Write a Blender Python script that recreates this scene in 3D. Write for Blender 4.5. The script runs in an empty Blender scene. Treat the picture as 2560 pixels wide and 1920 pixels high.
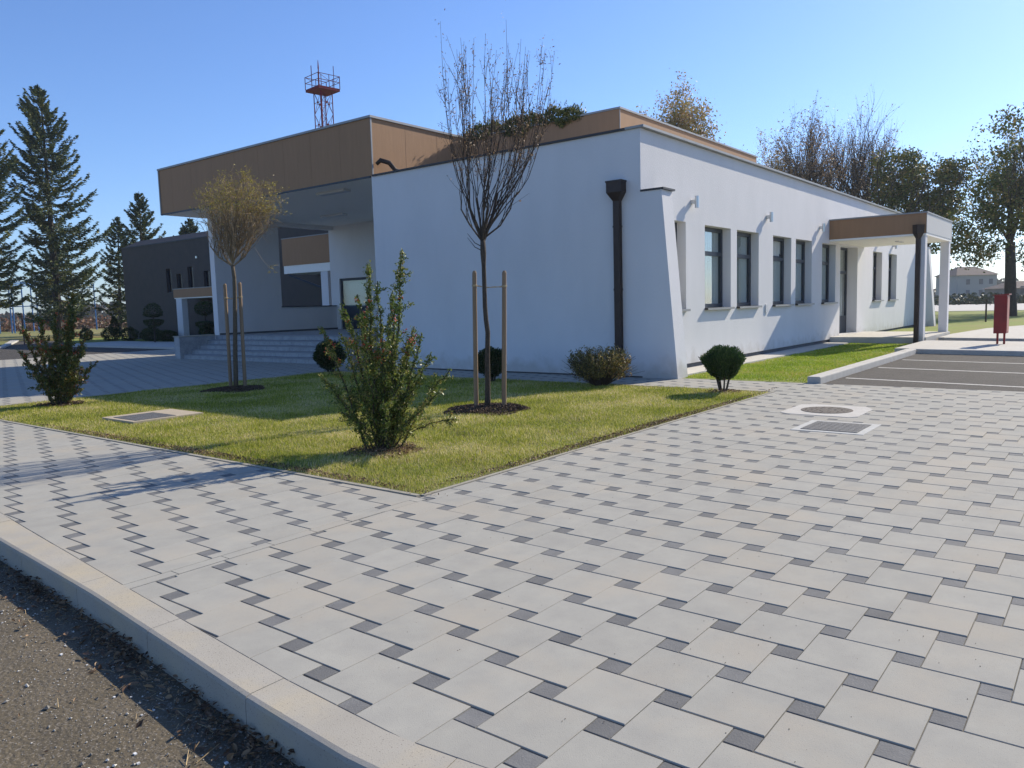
import bpy, math, random
import numpy as np
from mathutils import Vector, Matrix
R = math.radians
scene = bpy.context.scene
COL = scene.collection

# ------------------------------------------------------------------ camera
cam = bpy.data.cameras.new("camera"); camo = bpy.data.objects.new("camera", cam); COL.objects.link(camo)
cam.sensor_width = 36.0; cam.lens = 36.0*1940.99/2560.0
cam.clip_start = 0.05; cam.clip_end = 3000
rt = Vector((0.6154, -0.7877, -0.0276)); dn = Vector((-0.0961, -0.0403, -0.9946)); fw = Vector((0.7823, 0.6147, -0.1005))
M = Matrix((rt, -dn, -fw)).transposed().to_4x4(); M.translation = Vector((0, 0, 1.55))
camo.matrix_world = M
scene.camera = camo
scene.render.resolution_x = 1024; scene.render.resolution_y = 768

# ------------------------------------------------------------------ light
SUNV = Vector((1.5, -0.35, 1.0)).normalized()
ELEV = math.asin(SUNV.z)
w = bpy.data.worlds.new("World"); scene.world = w; w.use_nodes = True
nt = w.node_tree; nt.nodes.clear()
sky = nt.nodes.new('ShaderNodeTexSky'); sky.sky_type = 'NISHITA'; sky.sun_disc = False
sky.sun_elevation = ELEV; sky.sun_rotation = math.atan2(SUNV.x, SUNV.y)
sky.altitude = 100; sky.air_density = 1.0; sky.dust_density = 0.45; sky.ozone_density = 4.0
bg = nt.nodes.new('ShaderNodeBackground'); bg.inputs[1].default_value = 0.125
wo = nt.nodes.new('ShaderNodeOutputWorld')
tint = nt.nodes.new('ShaderNodeMix'); tint.data_type = 'RGBA'; tint.blend_type = 'MULTIPLY'; tint.inputs[0].default_value = 1.0
tint.inputs[7].default_value = (0.68, 0.79, 1.0, 1)
nt.links.new(sky.outputs[0], tint.inputs[6]); nt.links.new(tint.outputs[2], bg.inputs[0]); nt.links.new(bg.outputs[0], wo.inputs[0])
sl = bpy.data.lights.new("sun", 'SUN'); sl.energy = 4.4; sl.angle = R(0.5); sl.color = (1.0, 0.90, 0.74)
so = bpy.data.objects.new("sun", sl); COL.objects.link(so)
so.rotation_euler = SUNV.to_track_quat('Z', 'Y').to_euler()
so.location = (30, -10, 25)
scene.cycles.max_bounces = 12; scene.cycles.diffuse_bounces = 8; scene.cycles.transparent_max_bounces = 12
scene.view_settings.view_transform = 'Standard'; scene.view_settings.look = 'None'
scene.view_settings.exposure = 0.55; scene.view_settings.gamma = 1.0

# ------------------------------------------------------------------ materials
MATS = {}
def mat(name, col, rough=0.8, col2=None, nscale=6.0, ncontrast=0.5, bump=0.0, bscale=80.0, island=0.0, spec=0.3,
        metal=0.0, trans=0.0, col3=None, nscale3=0.7, speck=None, stretch=None, ripple=None):
    if name in MATS: return MATS[name]
    m = bpy.data.materials.new(name); m.use_nodes = True; MATS[name] = m
    n = m.node_tree.nodes; l = m.node_tree.links; n.clear()
    out = n.new('ShaderNodeOutputMaterial'); b = n.new('ShaderNodeBsdfPrincipled')
    b.inputs['Roughness'].default_value = rough; b.inputs['Metallic'].default_value = metal
    b.inputs['Specular IOR Level'].default_value = spec
    tc = n.new('ShaderNodeTexCoord'); vec = tc.outputs['Object']
    if stretch:
        mp = n.new('ShaderNodeMapping'); mp.inputs['Scale'].default_value = stretch
        l.new(vec, mp.inputs['Vector']); vec = mp.outputs['Vector']
    cur = None
    def rgb(c):
        r = n.new('ShaderNodeRGB'); r.outputs[0].default_value = (*c, 1); return r.outputs[0]
    def mix(f, a, c, mode='MIX'):
        x = n.new('ShaderNodeMix'); x.data_type = 'RGBA'; x.blend_type = mode
        if isinstance(f, float): x.inputs[0].default_value = f
        else: l.new(f, x.inputs[0])
        l.new(a, x.inputs[6]); l.new(c, x.inputs[7]); return x.outputs[2]
    def noise(sc, lo, hi, det=5.0):
        t = n.new('ShaderNodeTexNoise'); t.inputs['Scale'].default_value = sc; t.inputs['Detail'].default_value = det
        t.inputs['Roughness'].default_value = 0.6
        l.new(vec, t.inputs['Vector'])
        r = n.new('ShaderNodeMapRange'); r.inputs[1].default_value = lo; r.inputs[2].default_value = hi
        l.new(t.outputs[0], r.inputs[0]); return r.outputs[0]
    cur = rgb(col)
    if col2: cur = mix(noise(nscale, 0.5-0.5*ncontrast+0.05, 0.5+0.5*ncontrast-0.05), cur, rgb(col2))
    if col3: cur = mix(noise(nscale3, 0.48, 0.68), cur, rgb(col3))
    if speck:
        sc, thr, sccol = speck
        v = n.new('ShaderNodeTexNoise'); v.inputs['Scale'].default_value = sc; v.inputs['Detail'].default_value = 1
        l.new(vec, v.inputs['Vector'])
        r = n.new('ShaderNodeMapRange'); r.inputs[1].default_value = thr; r.inputs[2].default_value = thr+0.05
        l.new(v.outputs[0], r.inputs[0]); cur = mix(r.outputs[0], cur, rgb(sccol))
    if island:
        g = n.new('ShaderNodeNewGeometry')
        r = n.new('ShaderNodeMapRange'); r.inputs[3].default_value = 1-island; r.inputs[4].default_value = 1+island
        l.new(g.outputs['Random Per Island'], r.inputs[0])
        h = n.new('ShaderNodeVectorMath'); h.operation = 'SCALE'
        l.new(cur, h.inputs[0]); l.new(r.outputs[0], h.inputs['Scale']); cur = h.outputs[0]
    l.new(cur, b.inputs['Base Color'])
    if bump:
        t = n.new('ShaderNodeTexNoise'); t.inputs['Scale'].default_value = bscale; t.inputs['Detail'].default_value = 4
        l.new(vec, t.inputs['Vector'])
        bp = n.new('ShaderNodeBump'); bp.inputs['Strength'].default_value = bump; bp.inputs['Distance'].default_value = 0.01
        l.new(t.outputs[0], bp.inputs['Height']); l.new(bp.outputs[0], b.inputs['Normal'])
        if ripple:
            wv = n.new('ShaderNodeTexWave'); wv.bands_direction = ripple[0]; wv.inputs['Scale'].default_value = ripple[1]
            l.new(tc.outputs['Object'], wv.inputs['Vector'])
            bp2 = n.new('ShaderNodeBump'); bp2.inputs['Strength'].default_value = 0.6; bp2.inputs['Distance'].default_value = 0.01
            l.new(wv.outputs[0], bp2.inputs['Height']); l.new(bp.outputs[0], bp2.inputs['Normal']); l.new(bp2.outputs[0], b.inputs['Normal'])
    sh = b.outputs[0]
    if trans:
        tr = n.new('ShaderNodeBsdfTranslucent'); l.new(cur, tr.inputs['Color'])
        ms = n.new('ShaderNodeMixShader'); ms.inputs[0].default_value = trans
        l.new(sh, ms.inputs[1]); l.new(tr.outputs[0], ms.inputs[2]); sh = ms.outputs[0]
    l.new(sh, out.inputs[0])
    return m

def leafmat(name, cols, rough=0.55, trans=0.3, spec=0.35):
    """per-leaf random colour out of a ramp"""
    if name in MATS: return MATS[name]
    m = bpy.data.materials.new(name); m.use_nodes = True; MATS[name] = m
    n = m.node_tree.nodes; l = m.node_tree.links; n.clear()
    out = n.new('ShaderNodeOutputMaterial'); b = n.new('ShaderNodeBsdfPrincipled')
    b.inputs['Roughness'].default_value = rough; b.inputs['Specular IOR Level'].default_value = spec
    g = n.new('ShaderNodeNewGeometry'); rp = n.new('ShaderNodeValToRGB')
    e = rp.color_ramp.elements
    while len(e) < len(cols): e.new(0.5)
    for i, (p, c) in enumerate(cols): e[i].position = p; e[i].color = (*c, 1)
    tc = n.new('ShaderNodeTexCoord'); t = n.new('ShaderNodeTexNoise'); t.inputs['Scale'].default_value = 0.9; t.inputs['Detail'].default_value = 3
    l.new(tc.outputs['Object'], t.inputs['Vector'])
    a = n.new('ShaderNodeMath'); a.operation = 'MULTIPLY_ADD'; a.inputs[1].default_value = 1.6; a.inputs[2].default_value = -0.8
    l.new(t.outputs[0], a.inputs[0])
    s = n.new('ShaderNodeMath'); s.operation = 'ADD'; l.new(a.outputs[0], s.inputs[0]); l.new(g.outputs['Random Per Island'], s.inputs[1])
    l.new(s.outputs[0], rp.inputs[0]); l.new(rp.outputs[0], b.inputs['Base Color'])
    tr = n.new('ShaderNodeBsdfTranslucent'); l.new(rp.outputs[0], tr.inputs['Color'])
    ms = n.new('ShaderNodeMixShader'); ms.inputs[0].default_value = trans
    l.new(b.outputs[0], ms.inputs[1]); l.new(tr.outputs[0], ms.inputs[2]); l.new(ms.outputs[0], out.inputs[0])
    return m

def glassmat():
    m = bpy.data.materials.new("window_glass"); m.use_nodes = True
    n = m.node_tree.nodes; l = m.node_tree.links; n.clear()
    out = n.new('ShaderNodeOutputMaterial'); g = n.new('ShaderNodeBsdfGlossy'); g.inputs['Roughness'].default_value = 0.01
    g.inputs['Color'].default_value = (0.9, 0.93, 0.95, 1)
    t = n.new('ShaderNodeBsdfTransparent'); t.inputs['Color'].default_value = (0.88, 0.92, 0.92, 1)
    lw = n.new('ShaderNodeLayerWeight'); lw.inputs['Blend'].default_value = 0.5
    pw = n.new('ShaderNodeMath'); pw.operation = 'POWER'; pw.inputs[1].default_value = 3.2; l.new(lw.outputs['Facing'], pw.inputs[0])
    f = n.new('ShaderNodeMath'); f.operation = 'MULTIPLY_ADD'; f.inputs[1].default_value = 0.75; f.inputs[2].default_value = 0.06; l.new(pw.outputs[0], f.inputs[0])
    ms = n.new('ShaderNodeMixShader'); l.new(f.outputs[0], ms.inputs[0]); l.new(t.outputs[0], ms.inputs[1]); l.new(g.outputs[0], ms.inputs[2])
    l.new(ms.outputs[0], out.inputs[0]); return m

STUCCO = mat("white_stucco", (0.71, 0.70, 0.70), 0.9, (0.655, 0.65, 0.65), 1.2, 0.5, bump=0.55, bscale=55, stretch=(1, 1, 0.45))
def add_splash(m):
    n = m.node_tree.nodes; l = m.node_tree.links; b = [x for x in n if x.type == 'BSDF_PRINCIPLED'][0]; src = b.inputs['Base Color'].links[0].from_socket
    tc = n.new('ShaderNodeTexCoord'); sp = n.new('ShaderNodeSeparateXYZ'); l.new(tc.outputs['Object'], sp.inputs[0])
    t = n.new('ShaderNodeTexNoise'); t.inputs['Scale'].default_value = 3.5; t.inputs['Detail'].default_value = 6; l.new(tc.outputs['Object'], t.inputs['Vector'])
    a = n.new('ShaderNodeMath'); a.operation = 'MULTIPLY_ADD'; a.inputs[1].default_value = -0.9; l.new(t.outputs[0], a.inputs[0]); l.new(sp.outputs['Z'], a.inputs[2])
    r_ = n.new('ShaderNodeMapRange'); r_.inputs[1].default_value = -0.05; r_.inputs[2].default_value = -0.40; r_.inputs[3].default_value = 0.0; r_.inputs[4].default_value = 0.55; l.new(a.outputs[0], r_.inputs[0])
    x = n.new('ShaderNodeMix'); x.data_type = 'RGBA'; x.inputs[7].default_value = (0.42, 0.39, 0.33, 1); l.new(r_.outputs[0], x.inputs[0]); l.new(src, x.inputs[6]); l.new(x.outputs[2], b.inputs['Base Color'])
add_splash(STUCCO)
PLINTH = mat("dark_grey_plinth", (0.13, 0.135, 0.14), 0.85, (0.10, 0.10, 0.11), 8, bump=0.3)
COPING = mat("grey_metal_coping", (0.33, 0.33, 0.32), 0.5, metal=0.2, col2=(0.27, 0.27, 0.27), nscale=3)
COPD = mat("dark_metal_and_shaded_coping", (0.045, 0.045, 0.05), 0.5, metal=0.1)  # dark caps and sills; the end-wall coping gets its shade from this colour
FASC = mat("brown_cladding", (0.37, 0.208, 0.108), 0.7, (0.315, 0.178, 0.092), 9, 0.7, bump=0.25, bscale=30, stretch=(1, 1, 0.12))
SOFF = mat("painted_soffit", (0.90, 0.87, 0.79), 0.9, bump=0.1)
FRAME = mat("anthracite_frame", (0.035, 0.045, 0.06), 0.45, bump=0.05)
DKPIPE = mat("brown_downpipe_metal", (0.035, 0.025, 0.022), 0.45, metal=0.3, col2=(0.05, 0.035, 0.03))
BLIND = mat("pale_roller_blind", (0.90, 0.88, 0.80), 0.9, bump=0.1, trans=0.3)
GLASS = glassmat()
INNER = mat("dim_interior", (0.10, 0.10, 0.10), 0.95)
STEP = mat("grey_granite_steps", (0.36, 0.37, 0.38), 0.8, (0.28, 0.29, 0.30), 4, 0.3, bump=0.15, speck=(60, 0.62, (0.5, 0.5, 0.5)))
CONC = mat("pale_concrete_kerb", (0.40, 0.375, 0.32), 0.95, (0.34, 0.315, 0.265), 2.5, 0.6, bump=0.12, bscale=160, col3=(0.45, 0.385, 0.265), nscale3=1.1, speck=(130, 0.66, (0.22, 0.2, 0.18)))
CONC2 = mat("light_concrete", (0.52, 0.50, 0.45), 0.9, (0.44, 0.42, 0.38), 4, 0.5, bump=0.3, bscale=60)
PAVL = mat("light_grey_paver", (0.378, 0.366, 0.318), 0.9, (0.325, 0.315, 0.28), 5, 0.5, bump=0.12, bscale=190, island=0.035, col3=(0.385, 0.355, 0.295), nscale3=1.3, speck=(260, 0.70, (0.2, 0.19, 0.18)), spec=0.15)
PAVD = mat("dark_grey_paver", (0.14, 0.14, 0.137), 0.9, (0.175, 0.175, 0.17), 9, 0.5, bump=0.25, bscale=130, island=0.14, speck=(240, 0.69, (0.28, 0.27, 0.26)))
SAND = mat("joint_sand", (0.13, 0.125, 0.115), 0.95, (0.19, 0.175, 0.15), 20, 0.3, bump=0.3, bscale=200)
ASPH = mat("parking_asphalt", (0.066, 0.059, 0.051), 0.95, (0.05, 0.045, 0.04), 2, 0.4, bump=0.5, bscale=150, speck=(120, 0.64, (0.2, 0.19, 0.17)))
ROAD = mat("rough_street_asphalt", (0.125, 0.102, 0.066), 0.97, (0.09, 0.076, 0.053), 5, 0.5, bump=1.0, bscale=45, col3=(0.13, 0.11, 0.08), nscale3=1.6, speck=(95, 0.60, (0.2, 0.175, 0.14)))
PAINT = mat("worn_white_road_paint", (0.66, 0.65, 0.60), 0.8, (0.45, 0.44, 0.41), 14, 0.5, bump=0.2)
SOIL = mat("lawn_soil", (0.12, 0.15, 0.03), 0.95, (0.20, 0.18, 0.06), 5, 0.5, bump=0.8, bscale=40, col3=(0.12, 0.085, 0.05), nscale3=2.0)
FIELD = mat("dry_field_grass", (0.20, 0.19, 0.055), 0.95, (0.15, 0.17, 0.045), 0.3, 0.5, bump=0.8, bscale=8, col3=(0.27, 0.21, 0.08), nscale3=0.05)
VERGE = mat("mown_verge_grass", (0.20, 0.24, 0.035), 0.95, (0.15, 0.20, 0.03), 1.5, 0.5, bump=1.0, bscale=30, col3=(0.22, 0.20, 0.06), nscale3=0.35, speck=(25, 0.66, (0.24, 0.17, 0.07)))
BARK = mat("grey_brown_bark", (0.085, 0.065, 0.05), 0.95, (0.05, 0.04, 0.032), 25, 0.4, bump=0.8, bscale=60)
BARKL = mat("smooth_olive_bark", (0.13, 0.105, 0.07), 0.9, (0.09, 0.07, 0.05), 30, 0.4, bump=0.5, bscale=80)
BARKB = mat("dark_trunk_bark", (0.045, 0.04, 0.035), 0.95, (0.07, 0.06, 0.05), 6, 0.4, bump=1.0, bscale=14)
WOOD = mat("weathered_stake_wood", (0.30, 0.21, 0.135), 0.85, (0.23, 0.16, 0.10), 12, 0.5, bump=0.4, stretch=(1, 1, 0.1))
ROPE = mat("jute_tie", (0.42, 0.33, 0.2), 0.95)
MULCH = mat("bark_mulch_chips", (0.13, 0.085, 0.055), 0.95, (0.08, 0.055, 0.04), 20, 0.4, island=0.6)
LITTER = leafmat("dry_leaf", [(0.0, (0.05, 0.033, 0.02)), (0.5, (0.14, 0.08, 0.045)), (1.0, (0.34, 0.22, 0.12))], trans=0.15)
GRAV = mat("light_grit", (0.5, 0.48, 0.43), 0.9, (0.2, 0.19, 0.17), 60, 0.3, island=0.55)
GRASS = leafmat("lawn_blade", [(0.0, (0.15, 0.20, 0.02)), (0.3, (0.32, 0.36, 0.03)), (0.55, (0.48, 0.48, 0.06)), (0.75, (0.56, 0.50, 0.15)), (1.0, (0.78, 0.66, 0.38))], rough=0.6, trans=0.35, spec=0.25)
GRASS2 = leafmat("fresh_lawn_blade", [(0.0, (0.16, 0.25, 0.02)), (0.5, (0.30, 0.42, 0.03)), (0.85, (0.42, 0.48, 0.05)), (1.0, (0.5, 0.42, 0.12))], rough=0.6, trans=0.35, spec=0.25)
L_BERRY = leafmat("berry_shrub_leaf", [(0.0, (0.055, 0.10, 0.018)), (0.45, (0.13, 0.18, 0.03)), (0.8, (0.28, 0.29, 0.06)), (1.0, (0.38, 0.29, 0.09))], rough=0.45, trans=0.3, spec=0.4)
L_RED = leafmat("reddish_shrub_leaf", [(0.0, (0.045, 0.075, 0.02)), (0.5, (0.11, 0.14, 0.03)), (0.8, (0.21, 0.18, 0.045)), (1.0, (0.25, 0.08, 0.03))], rough=0.4, trans=0.25)
BERRY = mat("orange_red_berry", (0.50, 0.085, 0.02), 0.35, (0.42, 0.03, 0.015), 40, 0.3, spec=0.5)
L_BOX = leafmat("clipped_bush_leaf", [(0.0, (0.012, 0.028, 0.007)), (0.6, (0.028, 0.055, 0.012)), (1.0, (0.06, 0.09, 0.02))], trans=0.15)
L_THUJA = leafmat("thuja_spray", [(0.0, (0.018, 0.045, 0.012)), (0.6, (0.035, 0.085, 0.018)), (1.0, (0.10, 0.15, 0.03))], trans=0.2)
L_SPIREA = leafmat("autumn_spirea_leaf", [(0.0, (0.06, 0.06, 0.02)), (0.45, (0.17, 0.16, 0.04)), (0.8, (0.32, 0.24, 0.07)), (1.0, (0.36, 0.20, 0.10))], trans=0.25)
L_SPRUCE = leafmat("spruce_needle", [(0.0, (0.03, 0.055, 0.035)), (0.5, (0.065, 0.105, 0.05)), (0.85, (0.15, 0.17, 0.045)), (1.0, (0.22, 0.20, 0.05))], trans=0.12)
L_YELLOW = leafmat("yellowing_willowy_leaf", [(0.0, (0.22, 0.16, 0.035)), (0.5, (0.38, 0.30, 0.05)), (1.0, (0.42, 0.38, 0.07))], trans=0.35)
L_DRY = leafmat("withered_leaf", [(0.0, (0.12, 0.08, 0.05)), (0.5, (0.24, 0.16, 0.10)), (1.0, (0.36, 0.25, 0.14))], trans=0.3)
L_AUT = leafmat("golden_brown_leaf", [(0.0, (0.14, 0.15, 0.05)), (0.4, (0.34, 0.27, 0.09)), (0.8, (0.48, 0.32, 0.13)), (1.0, (0.42, 0.24, 0.14))], trans=0.3)
L_GREEN = leafmat("olive_tree_leaf", [(0.0, (0.04, 0.065, 0.015)), (0.5, (0.09, 0.12, 0.025)), (0.85, (0.20, 0.19, 0.04)), (1.0, (0.32, 0.22, 0.07))], trans=0.25)
L_ROOF = leafmat("roof_plant_leaf", [(0.0, (0.03, 0.05, 0.018)), (0.5, (0.10, 0.12, 0.03)), (1.0, (0.25, 0.22, 0.05))], trans=0.25)
REDSTEEL = mat("red_painted_steel", (0.17, 0.005, 0.022), 0.8, (0.12, 0.004, 0.017), 3, 0.4)
CABRED = mat("red_cabinet_paint", (0.24, 0.02, 0.02), 0.45, (0.19, 0.018, 0.018), 4, 0.4)
BLUESTEEL = mat("blue_painted_steel", (0.05, 0.16, 0.38), 0.5)
DBLD = mat("dark_ribbed_cladding", (0.075, 0.062, 0.055), 0.7, (0.062, 0.052, 0.048), 2, 0.5, bump=0.2)
DWIN = mat("black_slot_glass", (0.008, 0.008, 0.012), 0.2, spec=0.5)
IRON = mat("rusty_manhole_iron", (0.13, 0.11, 0.09), 0.8, (0.09, 0.08, 0.07), 15, 0.4, bump=0.8, bscale=90)
GRATE = mat("grey_cover_plate", (0.13, 0.135, 0.135), 0.75, (0.10, 0.10, 0.10), 12, 0.4, bump=1.0, bscale=120, speck=(80, 0.6, (0.22, 0.22, 0.22)))
BEIGE = mat("beige_concrete_surround", (0.45, 0.38, 0.28), 0.9, (0.40, 0.34, 0.25), 5, 0.5, bump=0.3)
HOUSEW = mat("far_house_wall", (0.36, 0.36, 0.34), 0.9)
HOUSER = mat("far_house_roof", (0.12, 0.09, 0.08), 0.9)
FARTREE = leafmat("far_wood_leaf", [(0.0, (0.03, 0.04, 0.025)), (0.6, (0.07, 0.07, 0.04)), (1.0, (0.18, 0.10, 0.05))], trans=0.1)
LAMPM = mat("brushed_steel_lamp", (0.62, 0.62, 0.60), 0.3, metal=0.8)
PLASTIC = mat("white_plastic", (0.6, 0.6, 0.6), 0.5)

# ------------------------------------------------------------------ mesh helper
ORG = {}
LEAN = 0.0                       # natural lean of the planted trees and shrubs, all a little to the right
RT = np.array([0.618, -0.786, 0]); FH = np.array([0.786, 0.618, 0])
class MB:
    def __init__(s): s.v = []; s.f = []; s.nv = 0
    def add(s, verts, faces):
        verts = np.asarray(verts, float).reshape(-1, 3)
        s.v.append(verts)
        for k in (3, 4):
            fk = [f for f in faces if len(f) == k]
            if len(fk): s.f.append(np.asarray(fk, int)+s.nv)
        for f in faces:
            if len(f) > 4: s.f.append(np.asarray([f], int)+s.nv)
        s.nv += len(verts)
    def addarr(s, verts, k):            # independent k-gons, verts (N*k,3)
        verts = np.asarray(verts, float).reshape(-1, 3)
        s.v.append(verts); s.f.append(np.arange(len(verts)).reshape(-1, k)+s.nv); s.nv += len(verts)
    def box(s, x0, x1, y0, y1, z0, z1, skip=()):
        v = [(x0,y0,z0),(x1,y0,z0),(x1,y1,z0),(x0,y1,z0),(x0,y0,z1),(x1,y0,z1),(x1,y1,z1),(x0,y1,z1)]
        f = {'b':(0,3,2,1),'t':(4,5,6,7),'y0':(0,1,5,4),'x1':(1,2,6,5),'y1':(2,3,7,6),'x0':(3,0,4,7)}
        s.add(v, [f[k] for k in f if k not in skip]); return s
    def prism(s, poly, z0, z1, bottom=True):
        n = len(poly); v = [(p[0], p[1], z0) for p in poly]+[(p[0], p[1], z1) for p in poly]
        f = [tuple(range(n, 2*n))]+[(i, (i+1) % n, n+(i+1) % n, n+i) for i in range(n)]
        if bottom: f.append(tuple(range(n-1, -1, -1)))
        s.add(v, f); return s
    def quad(s, a, b, c, d): s.add([a, b, c, d], [(0, 1, 2, 3)]); return s
    def tube(s, pts, rad, n=6, cap=True):
        pts = np.asarray(pts, float); m = len(pts)
        rad = np.full(m, rad) if np.isscalar(rad) else np.asarray(rad, float)
        t = np.gradient(pts, axis=0); t /= np.linalg.norm(t, axis=1)[:, None]+1e-9
        u = np.array([1, 0, 0.]) if abs(t[0][0]) < 0.8 else np.array([0, 1., 0])
        a = np.arange(n)*2*math.pi/n; ca = np.cos(a)[:, None]; sa = np.sin(a)[:, None]; V = []
        for i in range(m):
            u = u-t[i]*np.dot(u, t[i]); u /= np.linalg.norm(u)+1e-9; w_ = np.cross(t[i], u)
            V.append(pts[i]+rad[i]*(ca*u+sa*w_))
        F = []
        for i in range(m-1):
            for j in range(n):
                k = (j+1) % n; F.append((i*n+j, i*n+k, (i+1)*n+k, (i+1)*n+j))
        V = np.concatenate(V)
        if cap and n > 2: F.append(tuple(range((m-1)*n, m*n))); F.append(tuple(range(n-1, -1, -1)))
        s.add(V, F); return s
    def lathe(s, c, prof, n=16):
        a = np.arange(n)*2*math.pi/n; V = []
        for r, z in prof: V += [(c[0]+r*math.cos(t), c[1]+r*math.sin(t), c[2]+z) for t in a]
        F = []
        for i in range(len(prof)-1):
            for j in range(n):
                k = (j+1) % n; F.append((i*n+j, i*n+k, (i+1)*n+k, (i+1)*n+j))
        F.append(tuple(range((len(prof)-1)*n, len(prof)*n))); F.append(tuple(range(n-1, -1, -1)))
        s.add(V, F); return s
    def build(s, name, m, parent=None, org=None, smooth=False):
        V = np.concatenate(s.v); o3 = np.array(ORG[parent.name] if parent else (org or (0, 0, 0)), float)
        if LEAN: V = V+RT[None]*V[:, 2:]*LEAN
        V = V-o3
        me = bpy.data.meshes.new(name)
        me.vertices.add(len(V)); me.vertices.foreach_set('co', V.ravel())
        tot = np.concatenate([np.full(len(f), f.shape[1]) for f in s.f]); loops = np.concatenate([f.ravel() for f in s.f])
        me.loops.add(len(loops)); me.loops.foreach_set('vertex_index', loops)
        me.polygons.add(len(tot)); me.polygons.foreach_set('loop_start', np.concatenate([[0], np.cumsum(tot)[:-1]]))
        me.polygons.foreach_set('loop_total', tot)
        me.polygons.foreach_set('use_smooth', np.full(len(tot), bool(smooth)))
        me.update(calc_edges=True); me.validate()
        me.materials.append(m)
        o = bpy.data.objects.new(name, me); COL.objects.link(o)
        if parent: o.parent = parent; ORG[o.name] = tuple(o3)
        else: o.location = o3; ORG[o.name] = tuple(o3)
        return o
def tag(o, label=None, cat=None, group=None, kind=None):
    if label: o['label'] = label
    if cat: o['category'] = cat
    if group: o['group'] = group
    if kind: o['kind'] = kind
    return o
def thing(name, label, cat, loc, group=None):
    o = bpy.data.objects.new(name, None); COL.objects.link(o); o.location = loc; o.empty_display_size = 0.2
    ORG[o.name] = tuple(loc); tag(o, label, cat, group); return o
def structure(name, mb, m, org=None): return tag(mb.build(name, m, None, org), kind='structure')
def bx(*a, **k): return MB().box(*a, **k)

def leaves(mb, P, size, rng, aspect=0.5, D=None, jitter=1.0):
    """diamond leaves centred at P (N,3)"""
    P = np.asarray(P, float); N = len(P)
    d = rng.normal(size=(N, 3))*jitter
    if D is not None: d = d+np.asarray(D)
    d /= np.linalg.norm(d, axis=1)[:, None]+1e-9
    q = rng.normal(size=(N, 3)); q = np.cross(d, q); q /= np.linalg.norm(q, axis=1)[:, None]+1e-9
    L = (size*rng.uniform(0.6, 1.3, N))[:, None]; W = L*aspect
    V = np.stack([P-d*L/2, P+q*W/2, P+d*L/2, P-q*W/2], 1)
    mb.addarr(V.reshape(-1, 3), 4)

def wiggle(p, d, L, nseg, rng, wob=0.1, up=0.0):
    pts = [np.array(p, float)]; d = np.array(d, float); d /= np.linalg.norm(d)
    for i in range(nseg):
        d = d+rng.normal(size=3)*wob+np.array([0, 0, up]); d /= np.linalg.norm(d)
        pts.append(pts[-1]+d*L/nseg)
    return np.array(pts), d
def rotdir(d, ang, rng):
    q = rng.normal(size=3); q = q-d*np.dot(q, d); q /= np.linalg.norm(q)+1e-9
    return d*math.cos(ang)+q*math.sin(ang)
def grow(mb, sites, p, d, L, r, lev, rng, kids=4, spread=0.6, up=0.05, ratio=0.68, wob=0.1, sides=5, rr=0.55, t0=0.35):
    pts, dd = wiggle(p, d, L, 5, rng, wob, up)
    mb.tube(pts, np.linspace(r, r*0.5 if lev else r*0.35, 6), max(3, sides), cap=False)
    if lev <= 1:
        for t in rng.uniform(0.25, 1.0, 6): 
            i = min(4, int(t*5)); sites.append(pts[i]+(pts[i+1]-pts[i])*(t*5-i))
    if lev > 0:
        for k in range(kids):
            t = t0+(1-t0)*(k+rng.uniform(0.2, 1))/kids; t = min(t, 0.999)
            i = min(4, int(t*5)); q = pts[i]+(pts[i+1]-pts[i])*(t*5-i)
            base = pts[i+1]-pts[i]; base /= np.linalg.norm(base)
            grow(mb, sites, q, rotdir(base, spread*rng.uniform(0.6, 1.3), rng), L*ratio*rng.uniform(0.75, 1.15), r*rr*(1.1-0.4*t), lev-1, rng, kids, spread, up, ratio, wob, sides-1, rr, t0)

RT = np.array([0.618, -0.786, 0]); FH = np.array([0.786, 0.618, 0])

# ------------------------------------------------------------------ terrain, roads and pavements
KI = [(4.6, 36), (3.2, 18), (2.55, 10.5), (2.26, 7.07), (2.19, 6.35), (2.02, 4.52), (1.92, 3.4), (1.86, 2.7), (1.83, 2.0), (1.87, 1.6), (1.96, 1.2), (2.1, 0.9), (2.33, 0.5), (2.68, 0.12), (3.2, -0.2), (4.2, -0.45), (7, -0.7), (14.0, -0.9)]
KO = [(4.42, 36), (3.0, 18), (2.32, 10.5), (2.05, 7.07), (1.97, 6.35), (1.85, 4.52), (1.745, 3.4), (1.675, 2.7), (1.63, 2.0), (1.67, 1.55), (1.75, 1.12), (1.9, 0.76), (2.16, 0.33), (2.55, -0.08), (3.12, -0.42), (4.15, -0.68), (7, -0.93), (14.0, -1.13)]
g = MB(); g.prism([(-150, -150), (640, -150), (640, 640), (-150, 640)], -0.45, -0.35, False); structure('ground', g, FIELD)
g = MB(); g.prism([(-60, -60), (60, -60), (60, -1.0), (14.0, -1.02), (7, -0.83), (4.17, -0.56), (3.16, -0.3), (2.6, 0.03), (2.24, 0.42), (2.0, 0.83), (1.85, 1.16), (1.76, 1.58), (1.72, 2.0), (1.76, 2.7), (1.82, 3.4), (1.92, 4.52), (2.07, 6.35), (2.15, 7.07), (2.42, 10.5), (3.1, 18), (4.5, 36), (6, 50), (-60, 50)], -0.3, -0.15, False)
structure('street', g, ROAD)
base = MB(); mid = [((a[0]+b[0])/2, (a[1]+b[1])/2) for a, b in zip(KI, KO)]
base.prism([(x, y) for x, y in mid]+[(14.3, -0.8), (14.3, 4.4), (14.5, 32), (5, 36)], -0.1, -0.009, False)
structure('paving_bed', base, SAND)

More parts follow.
